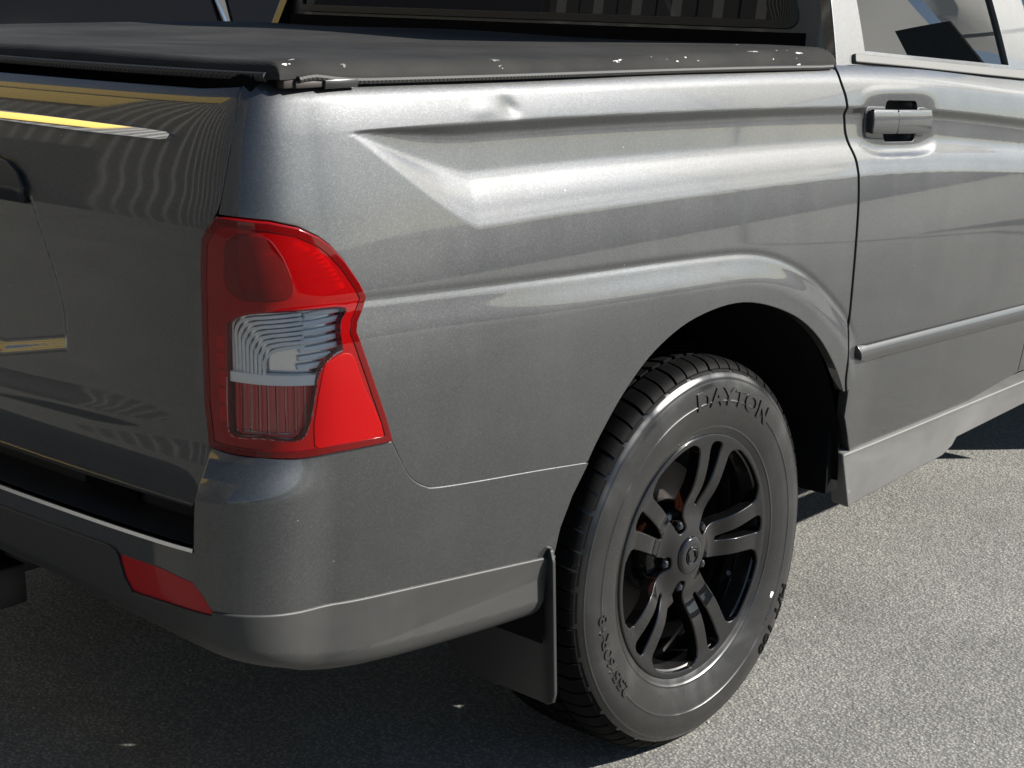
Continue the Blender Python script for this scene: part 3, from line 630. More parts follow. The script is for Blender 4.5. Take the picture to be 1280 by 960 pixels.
def flat_panel(sz, S, hs=.03, hz=.008, fl=.02): return panel_geo([densify(np.array(sz), np.array([.03, .015]))], S, hs, hz, fl)
FARCH = [(3.06+.46*math.cos(t), .40+.46*math.sin(t)) for t in np.linspace(PI*.96, PI*.04, 24)]
WIN = [(0.5764,1.2907),(0.7756,1.2754),(1.0022,1.2591),(1.2634,1.2408)]
W0, W1 = WIN[0][0], WIN[-1][0]
for mir in (0, 1):
    mg = mirror_geo if mir else (lambda q: q); sy = -1 if mir else 1
    d = put('rear_door', mg(rear_door()), 'grey_paint', T)
    # moulding
    MO = [(0.4849,0.7075),(0.5184,0.7029),(1.2948,0.6791),(1.31,0.6418),(0.5169,0.6709),(0.4929,0.6776)]
    mo = [MO[0], MO[1], (XB-.006, MO[2][1]-.0035), (XB-.006, MO[3][1]-.0035), MO[4], MO[5]]
    zmid = lambda s: (np.interp(s, [MO[1][0], XB], [(MO[1][1]+MO[4][1])/2, (MO[2][1]+MO[3][1])/2-.0035]))
    def Smo(a, b):
        t = (b - zmid(a))/.016; return S_body(a, b, .013 - .006*t*t)
    put('side_moulding', mg(panel_geo([densify(np.array(mo), np.array([.02, .004]))], Smo, .02, .0015, .016, .002)), 'moulding_grey', d)
    # handle: base bezel, grip, key cap, cups
    def hp(pts, o_, nm, mt, l=.002, fl=.02, prof=None):
        P = densify(smooth_loop(np.array(pts), 3), np.array([.006, .004]))
        S = (lambda a, b: np.stack([a + .045, -.902 - np.full_like(a, o_) - (prof(a, b) if prof else 0), b], -1))
        put(nm, mg(panel_geo([P], S, .006, .004, fl, l)), mt, d)
    hz0 = 1.150
    def tilt(a): return -.055*(a-.60)
    def rect(x0, x1, z0, z1, r=.006):
        q = []
        for cx, cz, a0 in ((x1-r, z1-r, 0), (x0+r, z1-r, 90), (x0+r, z0+r, 180), (x1-r, z0+r, 270)):
            for k in range(4): a = R(a0+30*k); q.append((cx+r*math.cos(a), cz+r*math.sin(a)))
        return [(a, b + tilt(a)) for a, b in q]
    bowl = lambda a, b: -.034*np.clip(1-((a-.6135)/.0715)**2, 0, 1)**.6*np.clip(1-((b-hz0-tilt(a))/.046)**2, 0, 1)**.6
    hp(rect(.543, .684, hz0-.045, hz0+.045, .014), -.001, 'handle_cup', 'grey_paint', .0005, .002, bowl)
    for x0, x1 in ((.468, .546), (.680, .724)): hp(rect(x0, x1, hz0-.029, hz0+.027, .012), .004, 'handle_bezel', 'grey_paint', .003, .012)
    pr = lambda a, b: .006*np.sqrt(np.clip(1.02-((b-hz0-tilt(a))/.026)**2, .02, 1)) + .009*np.sqrt(np.clip(1.02-((a-.60)/.145)**2, .02, 1))
    hp(rect(.572, .722, hz0-.0225, hz0+.0225, .010), .008, 'handle_grip', 'grey_paint', .003, .014, pr)
    hp(rect(.478, .569, hz0-.0225, hz0+.0225, .007), .0075, 'handle_cap', 'grey_paint', .003, .014, pr)
    # front door, front wing
    fd = [(XB+.003, .50), (2.20, .50), (2.26, .62), (2.28, .9), (2.22, float(zt_f(2.22))+.004)] + [(s, float(zt_f(s))+.006) for s in np.linspace(2.1, XB+.003, 12)]
    put('front_door', mg(flat_panel(fd, S_body)), 'grey_paint', T)
    fw = [(2.225, float(zt_f(2.22))), (2.285, .9), (2.265, .62), (2.206, .50), (2.3, .42), (2.6, .43)] + FARCH + [(3.54, .45), (3.78, .5), (3.80, .75), (3.76, .93), (3.5, 1.0), (3.0, 1.05), (2.6, 1.09)]
    put('front_wing', mg(flat_panel(fw, S_body)), 'grey_paint', T)
    # sill cladding
    ST = [(0.5032,0.4621),(0.6214,0.4612),(0.8005,0.4611),(1.0338,0.4618),(1.3817,0.4633)]; SB = [(1.0448,0.3927),(1.0273,0.3744),(0.9843,0.3598),(0.7293,0.3485),(0.6248,0.3436),(0.562,0.3368)]
    zt1 = ST[-1][1]; sl = [ST[0], *ST[1:]] + [(2.25, zt1-.01), (2.30, .45), (2.24, .40), (1.4, .405)] + SB[0:1] + SB[1:]
    sc = put('sill_cladding', mg(panel_geo([densify(np.array(sl), np.array([.015, .006]))], S_sill, .02, .005, .04, .004)), 'sill_plastic', T)
    # cab side frame above belt, glass
    W2, W3 = XB+.08, 2.02
    roofz = 1.675
    def up(z0, z1, s0, s1, n=8): return [(s0+(s1-s0)*k/(n-1), z0+(z1-z0)*k/(n-1)) for k in range(n)]
    zb0, zb1 = float(zt_f(.46)), float(zt_f(2.30))
    outer = [(.455, zb0+.004)] + [(s, float(zt_f(s))+.008) for s in np.linspace(.5, 2.34, 24)] + up(1.14, 1.66, 2.36, 1.72)[1:] + [(1.5, roofz+.01), (.9, roofz+.015), (.60, roofz), (.55, 1.62)]
    h1 = [(q[0], q[1]) for q in WIN] + up(WIN[-1][1], 1.60, W1, W1-.02)[1:] + [(W1-.06, 1.625), (.66, 1.615)] + up(1.59, WIN[0][1], .615, W0)
    h2 = [(W2, float(zt_f(W2))+.03), (W3+.12, float(zt_f(W3))+.03), (1.70, 1.60), (1.62, 1.625), (W2+.05, 1.63), (W2, 1.60)]
    fr = put('cab_frame', mg(panel_geo([densify(np.array(q), np.array([.02, .02])) for q in (outer, h1, h2)], S_cab, .03, .015, .025, .003)), 'grey_paint', T)
    for h_, nm in ((h1, 'side_window'), (h2, 'side_window')):
        put(nm, mg(panel_geo([inset(densify(np.array(h_), np.array([.03, .03])), -.006)], off(S_cab, -.010), .03, .03, .004)), 'window_glass', T)
    # belt strip below the glass and black corner seal
    BS = [(0.5252,1.2857),(0.7719,1.2673),(0.9981,1.2506),(1.3406,1.2264)]; BB = [(1.3328,1.211),(0.9922,1.2379),(0.767,1.256),(0.5204,1.2743)]
    put('belt_strip', mg(panel_geo([densify(np.array(BS+BB), np.array([.02, .004]))], off(S_cab, .009), .02, .003, .012, .003)), 'sill_plastic', T)
# ---- cab rear wall and window
def S_back(a, b, o_=0.0):        # a = y, b = z
    a = np.asarray(a, float); b = np.asarray(b, float)
    return np.stack([.466 + .08*(b-1.27) + .05*a*a*0 + .05*np.clip((np.abs(a)-.70)/.15, 0, 1.2)**2 - o_, a + 0*b, b + 0*a], -1)
def ysym(P): return P
wo = [(-.845, 1.0), (.845, 1.0), (.845, 1.29), (.80, 1.45), (.70, 1.68), (-.70, 1.68), (-.80, 1.45), (-.845, 1.29)]
def rr(x0, x1, z0, z1, r, top_in=0.0, n=5):
    q = []
    for cx, cz, a0 in ((x1-r, z1-r, 0), (x0+r, z1-r, 90), (x0+r, z0+r, 180), (x1-r, z0+r, 270)):
        for k in range(n):
            a = R(a0+90*k/(n-1)); xx = cx+r*math.cos(a); zz = cz+r*math.sin(a); q.append((xx*(1-top_in*(zz-z0)/(z1-z0)), zz))
    return q
wz = 1.335; wn = rr(-.765, .765, wz, 1.62, .03, .13)
g = panel_geo([densify(np.array(wo), np.array([.03, .02])), densify(np.array(wn), np.array([.02, .01]))], S_back, .02, .01, .02, .003, flip=True)
cabw = put('cab_rear_wall', g, 'grey_paint', T)
put('rear_window', panel_geo([inset(densify(np.array(wn), np.array([.02, .01])), .010)], lambda a, b: S_back(a, b, -.003), .04, .03, .003, .001, flip=True), 'privacy_glass', T)
put('window_seal', panel_geo([inset(densify(np.array(wn), np.array([.02, .01])), -.001), inset(densify(np.array(wn), np.array([.02, .01])), .013)], lambda a, b: S_back(a, b, .004), .02, .01, .01, .002, flip=True), 'rubber_seal', T)
# raised panel under the window
pl = rr(-.62, .62, 1.20, wz-.012, .008)
put('lower_back_panel', panel_geo([densify(np.array(pl), np.array([.02, .01]))], lambda a, b: S_back(a, b, .007), .03, .01, .010, .003, flip=True), 'grey_paint', cabw)
# ---- roof, bonnet, windscreen, nose
def roof(a, b):
    w = .70*(1-.0*a); e = b
    x = .56 + a*1.12; z = 1.70 + .045*math.sin(PI*min(1, a*.5+.35)) - .05*abs(e)**3 - (.03*(1-a/.12)**2 if a < .12 else 0)
    return (x, e*.705, z)
us = np.linspace(0, 1, 24); vs = np.linspace(-1, 1, 25); V, F = grid(roof, us, vs); build('roof', V, F, 'grey_paint', T, 60)
V, F = grid(lambda a, b: (1.68+a*.74, b*(.69+.13*a), 1.735-.06*abs(b)**3-a*(.60)+.05*math.sin(PI*a)), np.linspace(0, 1, 12), np.linspace(-1, 1, 17)); build('windscreen', V, F, 'window_glass', T, 60)
V, F = grid(lambda a, b: (2.36+a*1.36, b*(.84-.06*a), 1.13-.16*a**1.8-.05*abs(b)**3+.02*math.cos(b*PI)), np.linspace(0, 1, 20), np.linspace(-1, 1, 21)); build('bonnet', V, F, 'grey_paint', T, 60)
V, F = grid(lambda a, b: (3.72+.16*math.sin(PI*a)*(1-.6*b*b)+.02*a-.30*abs(b)**4, b*.88, .97-.55*a), np.linspace(0, 1, 14), np.linspace(-1, 1, 21)); build('front_bumper', V, F, 'grey_paint', T, 60)
mb = MB()
for k in range(5): mb.box((3.845, 0, .86-.035*k), (.02, .9, .014), .004)
mb.build('grille', 'chrome', T)
for sy in (-1, 1): MB().box((3.72, .66*sy, .82), (.12, .30, .16), .03).build('headlamp', 'clear_lens', T)
# ---- black shell standing in for shade behind the gaps, bed box, floor and frame
def inner(lo, hi, z0, z1):
    s = np.linspace(lo, hi, 90); z = np.linspace(z0, z1, 14); V = []
    for a in s: V += [tuple(q) for q in S_body(np.full(14, a), z, -.075)]
    F = [(i*14+j, (i+1)*14+j, (i+1)*14+j+1, i*14+j+1) for i in range(89) for j in range(13)]; return V, F
mb = MB()
for (lo, hi, z0, z1) in ((S_MID, -.50, .55, 1.24), (-.50, .50, .93, 1.24), (.50, 2.45, .45, 1.15)):
    V, F = inner(lo, hi, z0, z1); mb.add(V, F); mb.add([(v[0], -v[1], v[2]) for v in V], F)
mb.build('inner_shell', 'gap_shade', T)
MB().box((.0, 0, .96), (2.0, 1.3, .02)).box((-.28, 0, .66), (1.5, 1.2, .04)).box((1.9, 0, .47), (2.9, 1.45, .06)).box((1.4, .45, .50), (4.6, .08, .12), .01).box((1.4, -.45, .50), (4.6, .08, .12), .01).box((.48, 0, .9), (.04, 1.55, .85)).box((-.78, 0, .55), (.5, 1.2, .10)).build('chassis', 'liner', T)
MB().tube([(0, -.70, .372), (0, .70, .372)], .045, 14).tube([(0, -.16, .372), (0, .16, .372)], [.13, .13], 16).build('rear_axle', 'liner', T)
MB().box((1.2, .38, 1.05), (.5, .5, .5), .08).box((1.2, -.38, 1.05), (.5, .5, .5), .08).box((2.1, 0, 1.0), (.3, 1.4, .3), .05).build('cabin_interior', 'interior', T)
for sy in (-1, 1):
    for cx, r_ in ((0.008, .475), (3.06, .475)):
        V = []; ts = np.linspace(.02, PI+.12, 40)
        for t in ts:
            for yy in (.915, .86, .55): V.append((cx+r_*math.cos(t), sy*yy, .405+r_*math.sin(t)))
        F = [(i*3+j, (i+1)*3+j, (i+1)*3+j+1, i*3+j+1) for i in range(39) for j in range(2)]
        b = len(V); V += [(cx+r_*math.cos(t), sy*.55, .405+r_*math.sin(t)) for t in ts]; F.append(tuple(range(b, b+40)))
        build('arch_liner', V, F, 'liner', T, 60)
    MB().box((.487, sy*.745, .475), (.05, .31, .18), .004).build('arch_end', 'liner', T)
# ---- mud flap
def flap(sy):
    out = [(-.928, .52), (-.936, .50), (-.936, .262), (-.930, .244), (-.915, .235), (-.72, .235), (-.66, .30), (-.66, .52)]
    S = lambda a, b: np.stack([-.462 + .10*np.clip(.50-b, 0, 1)*.5 + .008*np.exp(-((a+.94)/.02)**2)*-1 + 0*a, a + 0*b, b + 0*a], -1)
    g = panel_geo([densify(np.array(out), np.array([.02, .012]))], S, .012, .012, .006, .0015, flip=True)
    put('mud_flap', g if sy < 0 else mirror_geo(g), 'black_plastic', T)
flap(-1); flap(1)
# ---- wheels
WY = .785
SW = pchip([.226, .236, .250, .270, .290, .305, .320, .335, .345, .352, .358], [.104, .1105, .1158, .1210, .1240, .1248, .1242, .1218, .1188, .1150, .1095])   # sidewall bulge against radius
def bulge(r, sa):      # sidewall squashed out by the load near the ground
    return .010*float(sstep(.05, .9, -sa))*float(sstep(.24, .335, r))*float(sstep(.376, .350, r))
def tyre_geo():
    mb = MB()
    side = [(r, float(SW(r)) + (.0012 if (.300 < r < .303 or .2485 < r < .2515 or .3425 < r < .346) else 0) - (.0010 if .262 < r < .264 else 0)) for r in np.concatenate([np.linspace(.226, .358, 60)])]
    crown = [(.3620, .1040), (.3660, .0970), (.3690, .0890), (.3704, .078), (.3712, .05), (.3715, 0)]
    half = side + crown; prof = half + [(r, -o) for r, o in half[::-1][1:]]
    prof += [(.222, -.10), (.222, .10)]
    mb.lathe(prof, 180, True); car = mb; mb = MB()
    # tread blocks: ribs of separate blocks standing on the carcass
    def block(a0, a1, prof_, skew=0.0):
        n = len(prof_); k = 3; V = []; F = []
        ym = sum(q[1] for q in prof_)/n
        for i in range(k):
            for dr in (0, 1):
                for (r, o) in prof_:
                    a = a0 + (a1-a0)*i/(k-1) + skew*(o - ym)
                    rr_ = r if dr else r - .009
                    V.append((rr_*math.cos(a), -o, rr_*math.sin(a)))
        st = 2*n
        for i in range(k-1):
            for j in range(n-1):
                F.append((i*st+n+j, (i+1)*st+n+j, (i+1)*st+n+j+1, i*st+n+j+1))
            F.append((i*st, i*st+n, (i+1)*st+n, (i+1)*st)); F.append((i*st+n-1, (i+1)*st+n-1, (i+1)*st+2*n-1, i*st+2*n-1))
        for i in (0, k-1):
            for j in range(n-1): F.append((i*st+j, i*st+j+1, i*st+n+j+1, i*st+n+j))
        mb.add(V, F)
    sh = [(.3795, .060), (.3782, .076), (.3765, .0885), (.3738, .0970), (.3700, .1032), (.3655, .1080), (.3612, .1105)]
    sh2 = [(.3600, .1103), (.3575, .1118), (.3550, .1133)]
    n1 = 66
    for k in range(n1):
        a = 2*PI*k/n1; wv = .082 if k % 3 else .076
        for sgn in (1, -1):
            block(a, a + wv, [(r, o*sgn) for r, o in sh], .55)
            if k % 2 == 0: block(a+.01, a + 2*PI/n1*1.75, [(r, o*sgn) for r, o in sh2], 0)
            block(a+.02, a + .085, [(.3803, .052*sgn), (.3806, .036*sgn), (.3808, .022*sgn)], -.9*sgn)
        block(a, a + .088, [(.3808, .013), (.381, 0), (.3808, -.013)], .6)
    for q in (car, mb):
        V = np.array(q.v); rr0 = np.hypot(V[:, 0], V[:, 2]); bb = .010*sstep(.05, .9, -V[:, 2]/rr0)*sstep(.24, .335, rr0)*sstep(.376, .350, rr0); V[:, 1] += np.sign(V[:, 1])*bb*(np.abs(V[:, 1]) > .10); low = V[:, 2] < -.3705; V[low, 2] = -.3705 - (V[low, 2]+.3705)*-.10
        q.v = [tuple(v) for v in V]
    return car, mb
def rim_face_geo():
    def yo(a, b):
        r = np.hypot(a, b); return .098 + .012*sstep(.05, .20, r) - .012*np.exp(-((r-.09)/.035)**2) + .004*sstep(.20, .232, r)
    S = lambda a, b: np.stack([a, -yo(a, b), b], -1)
    circ = [(.2335*math.cos(t), .2335*math.sin(t)) for t in np.linspace(0, 2*PI, 120, endpoint=False)]
    holes = []
    for k in range(5):
        c0 = R(75+72*k)
        def pol(r, t): return (r*math.cos(c0+t), r*math.sin(c0+t))
        hw = lambda r: .0065 + .0145*max(0, r-.092)/.125     # slot half width
        sl = [pol(r, hw(r)/r) for r in np.linspace(.096, .212, 9)] + [pol(.2195, .0185/.2195), pol(.2240, .012/.2240), pol(.2250, 0), pol(.2240, -.012/.2240), pol(.2195, -.0185/.2195)] + [pol(r, -hw(r)/r) for r in np.linspace(.212, .096, 9)] + [pol(.0915, 0)]
        holes.append(sl)
        c1 = R(75+36+72*k)
        def pol2(r, t): return (r*math.cos(c1+t), r*math.sin(c1+t))
        ow = [(.0515, .0085), (.056, .0140), (.065, .0165), (.076, .0180), (.088, .0225), (.103, .0305), (.12, .0395), (.15, .0550), (.18, .0700), (.202, .0800), (.214, .0800), (.222, .0710)]
        op = [pol2(r, h/r) for r, h in ow] + [pol2(.2275, t) for t in np.linspace(.26, -.26, 9)] + [pol2(r, -h/r) for r, h in ow[::-1]] + [pol2(.0495, 0)]
        holes.append(op)
    loops = [densify(np.array(q), np.array([.006, .006])) for q in [circ]+holes]
    return panel_geo(loops, S, .008, .008, .024, .0038)
TY, TREAD = tyre_geo(); RF = rim_face_geo()
def text_geo(body, size, r0, a_mid, depth, offs=.0, stretch=1.0):
    cu = bpy.data.curves.new('t', 'FONT'); cu.body = body; cu.size = size; cu.extrude = depth/2; cu.offset = offs; cu.align_x = 'CENTER'; cu.resolution_u = 4; cu.space_character = 1.05
    ob = bpy.data.objects.new('t', cu); COL.objects.link(ob); dg = bpy.context.evaluated_depsgraph_get(); me = bpy.data.meshes.new_from_object(ob.evaluated_get(dg))
    bpy.data.objects.remove(ob); bm = bmesh.new(); bm.from_mesh(me); bpy.data.meshes.remove(me); bmesh.ops.triangulate(bm, faces=bm.faces[:])
    for _ in range(3):
        lng = [e for e in bm.edges if e.calc_length() > .009]
        if not lng: break
        bmesh.ops.subdivide_edges(bm, edges=lng, cuts=1); bmesh.ops.triangulate(bm, faces=bm.faces[:])
    bm.verts.index_update(); V = []; rm = r0 + size*.36
    for v in bm.verts:
        r = r0 + v.co.y; a = a_mid - v.co.x*stretch/rm; o = float(SW(r)) + bulge(r, math.sin(a)) + .0006 + v.co.z + depth/2
        V.append((r*math.cos(a), -o, r*math.sin(a)))
    F = [tuple(q.index for q in f.verts) for f in bm.faces]; bm.free(); return V, F
LET = [('DAYTON', .047, .294, R(73), .0016, .0012, 1.28, 'tyre_rubber'), ('255/60R18', .034, .286, R(-157), .0014, .0002, 1.22, 'tyre_rubber'), ('H/T 100', .036, .322, R(-37.5), .0012, .0012, 1.22, 'letter_rubber'),
       ('DAYTON', .047, .294, R(-110-72), .0016, .0012, 1.28, 'tyre_rubber')][:3]
LG = [(text_geo(*q[:7]), q[7]) for q in LET]
def wheel(name_loc, side, rot=0.0, lettered=True):
    e = bpy.data.objects.new('wheel', None); COL.objects.link(e); e.parent = T; e.location = name_loc; e.empty_display_size = .1
    if side > 0: e.rotation_euler = (0, 0, PI)
    TY.build('tyre', 'tyre_rubber', e, 32); TREAD.build('tread', 'letter_rubber', e, 32)
    put('rim', RF, 'rim_black', e)
    mb = MB().lathe([(.2335, .094), (.2375, .1025), (.2405, .1085), (.2425, .1120), (.2440, .1140), (.2450, .1120), (.2440, .108), (.236, .100), (.226, .085), (.220, .06), (.212, .04), (.208, -.02), (.214, -.08), (.232, -.10), (.242, -.112)], 128)
    mb.lathe([(.0, .0700), (.082, .0700), (.090, .062), (.094, .03)], 64); mb.build('rim_barrel', 'rim_black', e, 50)
    MB().lathe([(.0, .1035), (.018, .1033), (.022, .1040), (.030, .1035), (.0345, .1015), (.037, .098), (.0375, .088)], 48).build('centre_cap', 'gloss_black', e, 40)
    mb = MB().tube([(.017*math.cos(t), -.1045, .017*math.sin(t)) for t in np.linspace(0, 2*PI, 33)], .0016, 6, False)
    for a0 in (R(20), R(200)): mb.tube([(.009*math.cos(a0+t)+.003*math.cos(a0), -.1045, .011*math.sin(a0+t)) for t in np.linspace(-.9, 1.3, 9)], [.001, .0022, .0028, .003, .003, .0028, .0022, .0016, .0008], 6)
    mb.build('cap_emblem', 'gloss_black', e)
    for k in range(5):
        c1 = R(111+72*k); x, z = .065*math.cos(c1), .065*math.sin(c1)
        mb = MB(); pr_ = [(.0105, .070), (.0105, .086), (.0095, .0885), (.006, .0925), (.0, .094)]
        V = []; F = []
        for k2 in range(6):
            a = 2*PI*k2/6 + k
            for r, o in pr_: V.append((x+r*math.cos(a), -o, z+r*math.sin(a)))
        m_ = len(pr_)
        for k2 in range(6):
            for j in range(m_-1): F.append((k2*m_+j, k2*m_+j+1, ((k2+1) % 6)*m_+j+1, ((k2+1) % 6)*m_+j))
        mb.add(V, F).build('lug_nut', 'gloss_black', e, 25)
    mb = MB().lathe([(.0, .062), (.085, .062), (.088, .05), (.09, -.02)], 48).lathe([(.165, -.004), (.165, .008), (.09, .010), (.09, -.006)], 64, True); mb.build('brake_disc', 'cast_iron', e, 40)
    mb = MB()
    for k in range(9):
        a = R(118 + 7*k); mb.box((.135*math.cos(a), .0, .135*math.sin(a)), (.05, .07, .03), .006, Matrix.Rotation(-a, 4, 'Y'))
    mb.build('brake_caliper', 'rust', e)
    a = R(-28); MB().tube([(.222*math.cos(a), -.055, .222*math.sin(a)), (.205*math.cos(a), -.066, .205*math.sin(a)), (.185*math.cos(a), -.080, .185*math.sin(a))], [.006, .0048, .0048], 10).build('valve', 'satin_black', e)
    if lettered:
        for (V, F), mt in LG: build('sidewall_lettering', V, F, mt, e, 30)
        r, a = .292, R(-30); o = float(SW(r)) + bulge(r, math.sin(a)); MB().tube([(r*math.cos(a), -o+.001, r*math.sin(a)), (r*math.cos(a), -o-.0006, r*math.sin(a))], .0065, 16).build('paint_dot', 'white_paint', e)
    return e
wheel((0, -WY, .372), -1); wheel((0, WY, .372), 1, lettered=False); wheel((3.06, -WY, .372), -1, lettered=False); wheel((3.06, WY, .372), 1, lettered=False)
# ---- soft bed cover
CX0, CX1, CY = -1.028, .425, .884
def cover_z(x, y):
    base = 1.3065 - .012*(x+.3)*.8 + .004*math.sin(3.1*x+1.2*y) + .0025*math.sin(7*y+2*x)
    ey = (CY - abs(y)); ex = min(x - CX0, CX1 - x)
    e = min(ey, ex*1.0); zr = float(zt_f(min(x, .36))) + .0045
    t = max(0, min(1, e/.034)); drop = (1-math.sqrt(max(0, 1-(1-t)**2)))
    return base*(1-drop) + zr*drop, drop
xs = np.concatenate([CX0+.034*(1-np.cos(np.linspace(0, PI/2, 9))), np.linspace(CX0+.045, CX1-.045, 60), CX1-.034*(1-np.cos(np.linspace(PI/2, 0, 9)))])
ys = np.concatenate([-CY+.034*(1-np.cos(np.linspace(0, PI/2, 9))), np.linspace(-CY+.045, CY-.045, 70), CY-.034*(1-np.cos(np.linspace(PI/2, 0, 9)))])
def cov(x, y):
    z, d = cover_z(x, y); r = max(0, (abs(y)-(CY-.10))/.10); xr = x
    if x < -.9: xr = x + .05*(abs(y)/CY)**4*(-.9-x)/.13           # corner of the cover pulled in
    b = .006*math.exp(-((x+.93)/.05)**2)*r
    return (xr, y*(1+.0015*math.sin(9*x)*r), z + b)
V, F = grid(cov, xs, ys); cover = build('bed_cover', V, F, 'cover_cloth', T, 50); cover['label'] = 'black soft cloth bed cover with worn white spots along its edge'
for sy in (-1, 1):
    pth = [cov(x, sy*CY) for x in np.linspace(CX0+.05, CX1-.02, 60)]
    MB().tube([(p_[0], p_[1]+sy*.001, p_[2]-.002) for p_ in pth], .0048, 8).build('edge_binding', 'braid', cover)
pth = [cov(CX0, y) for y in np.linspace(-CY+.02, CY-.02, 60)]
MB().tube([(p_[0]-.002, p_[1], p_[2]+.003) for p_ in pth], .0062, 8).build('edge_binding', 'braid', cover)
mb = MB().box((-.955, -.873, 1.288), (.030, .016, .018), .003).box((-.915, -.882, 1.284), (.075, .006, .010), .002); mb.build('corner_clip', 'cast_iron', cover)
MB().box((-.875, -.886, 1.283), (.06, .006, .012), .002).build('corner_clip', 'satin_black', cover)
MB().box((-.975, 0, 1.272), (.05, 1.70, .05), .004).build('cover_gap_shade', 'gap_shade', cover)  # black bar put in for the shadow gap under the cover hem
# ---------------------------------------------------------------- blue car parked beyond
def blue_car(loc):
    t = empty('parked_car', loc, 'dark blue car with tinted windows parked beyond the bed cover', 'car')
    st = [(-2.3, .55, .95, 1.0), (-2.2, .35, 1.05, 1.02), (-1.6, .32, 1.0, 1.06), (0, .30, .98, 1.04), (1.2, .30, .98, 1.0), (2.1, .33, .92, .88), (2.35, .45, .75, .7)]
    W_ = [(.74, 0), (.90, .25), (.92, .55), (.90, .85), (.80, 1.0), (0, 1.05)]
    V = []; n = 11
    for x, zl, zh, _ in st:
        ring = [(-w if k < 0 else w, zl+(zh-zl)*h) for k in (1,) for w, h in W_]
        pts = ring + [(-w, z) for w, z in ring[::-1][1:]]
        sc = .86 if abs(x) > 2.2 else 1
        V += [(x, y*sc, z) for y, z in pts]
    F = [(i*n+j, (i+1)*n+j, (i+1)*n+j+1, i*n+j+1) for i in range(len(st)-1) for j in range(n-1)] + [tuple(range(n)), tuple(range((len(st)-1)*n, len(st)*n))[::-1]]
    build('body', V, F, 'blue_paint', t, 40)
    prof = [(-2.1, 1.0), (-1.75, 1.42), (-1.3, 1.52), (-.2, 1.535), (.35, 1.46), (.62, 1.385), (1.45, .97)]
    V = []
    for x, z in prof:
        k = max(0, (z-.97)/.56); V += [(x, -(.84-.20*k), z), (x, -(.5-.05*k), z+.02*k), (x, .5-.05*k, z+.02*k), (x, .84-.20*k, z)]
    F = [(4*i+j, 4*i+4+j, 4*i+5+j, 4*i+1+j) for i in range(len(prof)-1) for j in range(3)]
    build('roof', V, F, 'blue_paint', t, 50)
    for sy in (-1, 1):
        for (x0, x1, a, b) in ((-1.72, -.95, 1.40, 1.47), (-.90, .10, 1.47, 1.475), (.15, 1.05, 1.44, 1.14)):
            q = [(x0, 1.0), (x1, 1.0), (x1, b), ((x0+x1)/2, max(a, b)*.5+min(a, b)*.5+.015), (x0, a)]
            V = [(x, sy*(.845-.20*max(0, (z-.97)/.56)), z) for x, z in q]; V += [(x, y-sy*.012, z) for x, y, z in V]
            F = [(0, 1, 2, 3, 4), (5, 6, 7, 8, 9)] + [(k, (k+1) % 5, 5+(k+1) % 5, 5+k) for k in range(5)]
            build('side_window', V, F, 'car_glass', t, 30)
        V = [(x, sy*(.835-.20*max(0, (z-.97)/.56)), z) for x, z in ((-1.75, .96), (1.1, .96), (1.1, 1.08), (.6, 1.30), (.1, 1.46), (-1.7, 1.40))]; build('window_backing', V, [tuple(range(6))], 'interior', t, None)
        MB().tube([(.115, sy*.848, 1.0), (.095, sy*.76, 1.25), (.06, sy*.668, 1.47)], .007, 8).build('pillar_trim', 'chrome', t)
        MB().tube([(x, sy*(.852-.20*max(0, (z-.97)/.56)), z) for x, z in ((-1.7, 1.43), (-1.2, 1.505), (-.2, 1.52), (.32, 1.45), (.60, 1.375), (1.40, .985))], .010, 8).build('roof_trim', 'blue_paint', t)
        for x in (-1.4, 1.4):
            mb = MB().lathe([(.20, .10), (.30, .11), (.33, .09), (.335, 0), (.33, -.09)], 40); mb.v = [(v[0]+x, (v[1] if sy < 0 else -v[1]) + sy*.80, v[2]+.335) for v in mb.v]; mb.build('tyre', 'tyre_rubber', t)
            mb = MB().lathe([(0, .09), (.20, .10)], 24); mb.v = [(v[0]+x, (v[1] if sy < 0 else -v[1]) + sy*.80, v[2]+.335) for v in mb.v]; mb.build('wheel_disc', 'lamp_silver', t)
    return t
bc = blue_car((1.30, 3.05, 0)); bc.rotation_euler = (0, 0, R(4))
# ---------------------------------------------------------------- shed behind the camera; screen and cloth added unseen to shape reflections
def ribbed(t, name, mat, x, y0, y1, z0, z1, axis='x', step=.38, depth=.05):
    V = []; F = []; y = y0; P = []
    while y < y1: P += [(y, 0), (y+step*.35, 0), (y+step*.5, depth), (y+step*.85, depth)]; y += step
    for yy, d in P:
        for z in (z0, z1): V.append((x+d, yy, z) if axis == 'x' else (yy, x+d, z))
    F = [(2*i, 2*i+2, 2*i+3, 2*i+1) for i in range(len(P)-1)]; build(name, V, F, mat, t, 20)
wb = empty('corrugated_shed', (-6.7, 6, 0), 'tall grey corrugated shed with yellow boards, reflected in the tailgate and chrome', 'building')
ribbed(wb, 'wall_cladding', 'wall_grey', 0, -9, 16, 0, 8.6)
MB().box((.14, 8.5, 5.15), (.16, 15, 1.5), .02).build('fascia_board', 'wall_yellow', wb); MB().box((.14, 7.2, 7.25), (.16, 18.5, 1.9), .02).build('fascia_board', 'wall_yellow', wb)
MB().box((-4, 3.5, 4.2), (7.7, 25, 8.4)).build('wall_core', 'roof_grey', wb); MB().box((.10, 1.6, 1.2), (.10, 3.2, 2.4), .01).build('roller_door', 'wall_dark', wb)
bf = empty('horizon_screen', (2, -14, 0), 'long pale grey fence facing the sunlit side of the truck', 'screen')  # out of view, added to block the horizon's reflection in the paint
for k in range(30): MB().box((-13+2*k, 0, .95), (1.97, .05, 1.9), .01).build('screen_panel', 'roof_grey', bf)
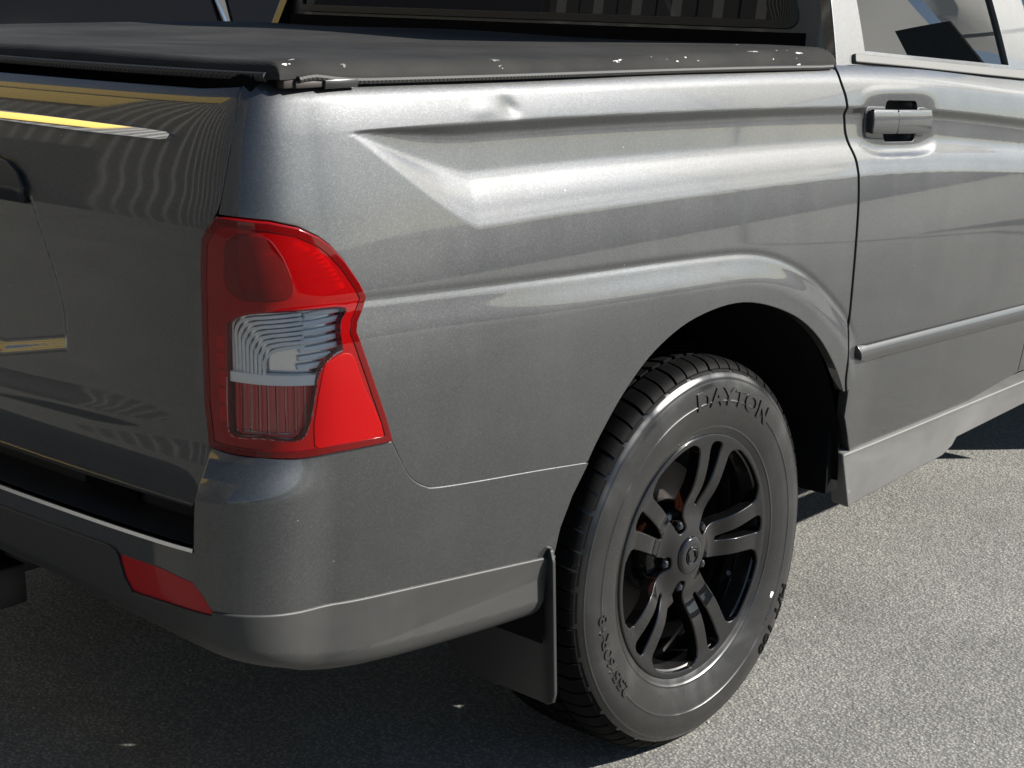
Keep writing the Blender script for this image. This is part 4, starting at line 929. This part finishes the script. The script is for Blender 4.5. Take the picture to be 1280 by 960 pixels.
for k in range(31): MB().box((-14+2*k, -.04, .96), (.10, .12, 1.92), .01).build('screen_post', 'roof_grey', bf)
m, nt, p = plain('reflector_cloth', (.80, .80, .78), .8); tl = nt.nodes.new('ShaderNodeBsdfTranslucent'); tl.inputs[0].default_value = (.8, .8, .77, 1); mxn = nt.nodes.new('ShaderNodeMixShader'); mxn.inputs[0].default_value = .6
L(nt, p.outputs[0], mxn.inputs[1]); L(nt, tl.outputs[0], mxn.inputs[2]); L(nt, mxn.outputs[0], nt.nodes['Material Output'].inputs[0])
mq = empty('white_reflector', (12.2, -4.8, 0), 'white cloth marquee with dark banner, added unseen to brighten the rear side window', 'reflector')  # out of view, added to whiten the side window's reflection
for (a, b, c_, d_) in (((0, -2.2, 2.2), (0, -.02, 2.9), (.5, -.1, 4.3), (.5, -2.6, 4.3)), ((0, .04, 2.75), (-.1, .62, 2.1), (.4, .7, 4.1), (.5, .1, 4.2)), ((-.1, .75, 2.3), (-.2, 2.4, 2.1), (.3, 2.4, 3.8), (.4, .8, 4.0))):
    V = [tuple(np.array(a)*(1-u)*(1-v)+np.array(b)*u*(1-v)+np.array(c_)*u*v+np.array(d_)*(1-u)*v + np.array([-.25*math.sin(PI*u)*math.sin(PI*v), 0, 0])) for u in np.linspace(0, 1, 8) for v in np.linspace(0, 1, 8)]
    build('cloth_panel', [(x*1.8, y*1.8, 1.33+(z-1.33)*1.8) for x, y, z in V], [(i*8+j, (i+1)*8+j, (i+1)*8+j+1, i*8+j+1) for i in range(7) for j in range(7)], 'reflector_cloth', mq, 60)
Q = lambda P: [(x*1.8, y*1.8, 1.33+(z-1.33)*1.8 if z > 0 else 0) for x, y, z in P]
MB().tube(Q([(-.3, -2.2, 0), (-.1, -2.2, 4.2)]), .04).tube(Q([(-.3, 2.4, 0), (-.1, 2.4, 4.0)]), .04).tube(Q([(-.15, -2.2, 2.2), (-.15, 0, 2.85), (-.2, 2.4, 2.1)]), .035).build('pole_frame', 'wall_white', mq)
MB().box((-.72, .0, 3.83), (.05, .83, .83), .0, Matrix.Rotation(R(-14), 4, 'X')).build('banner', 'wall_grey', mq)
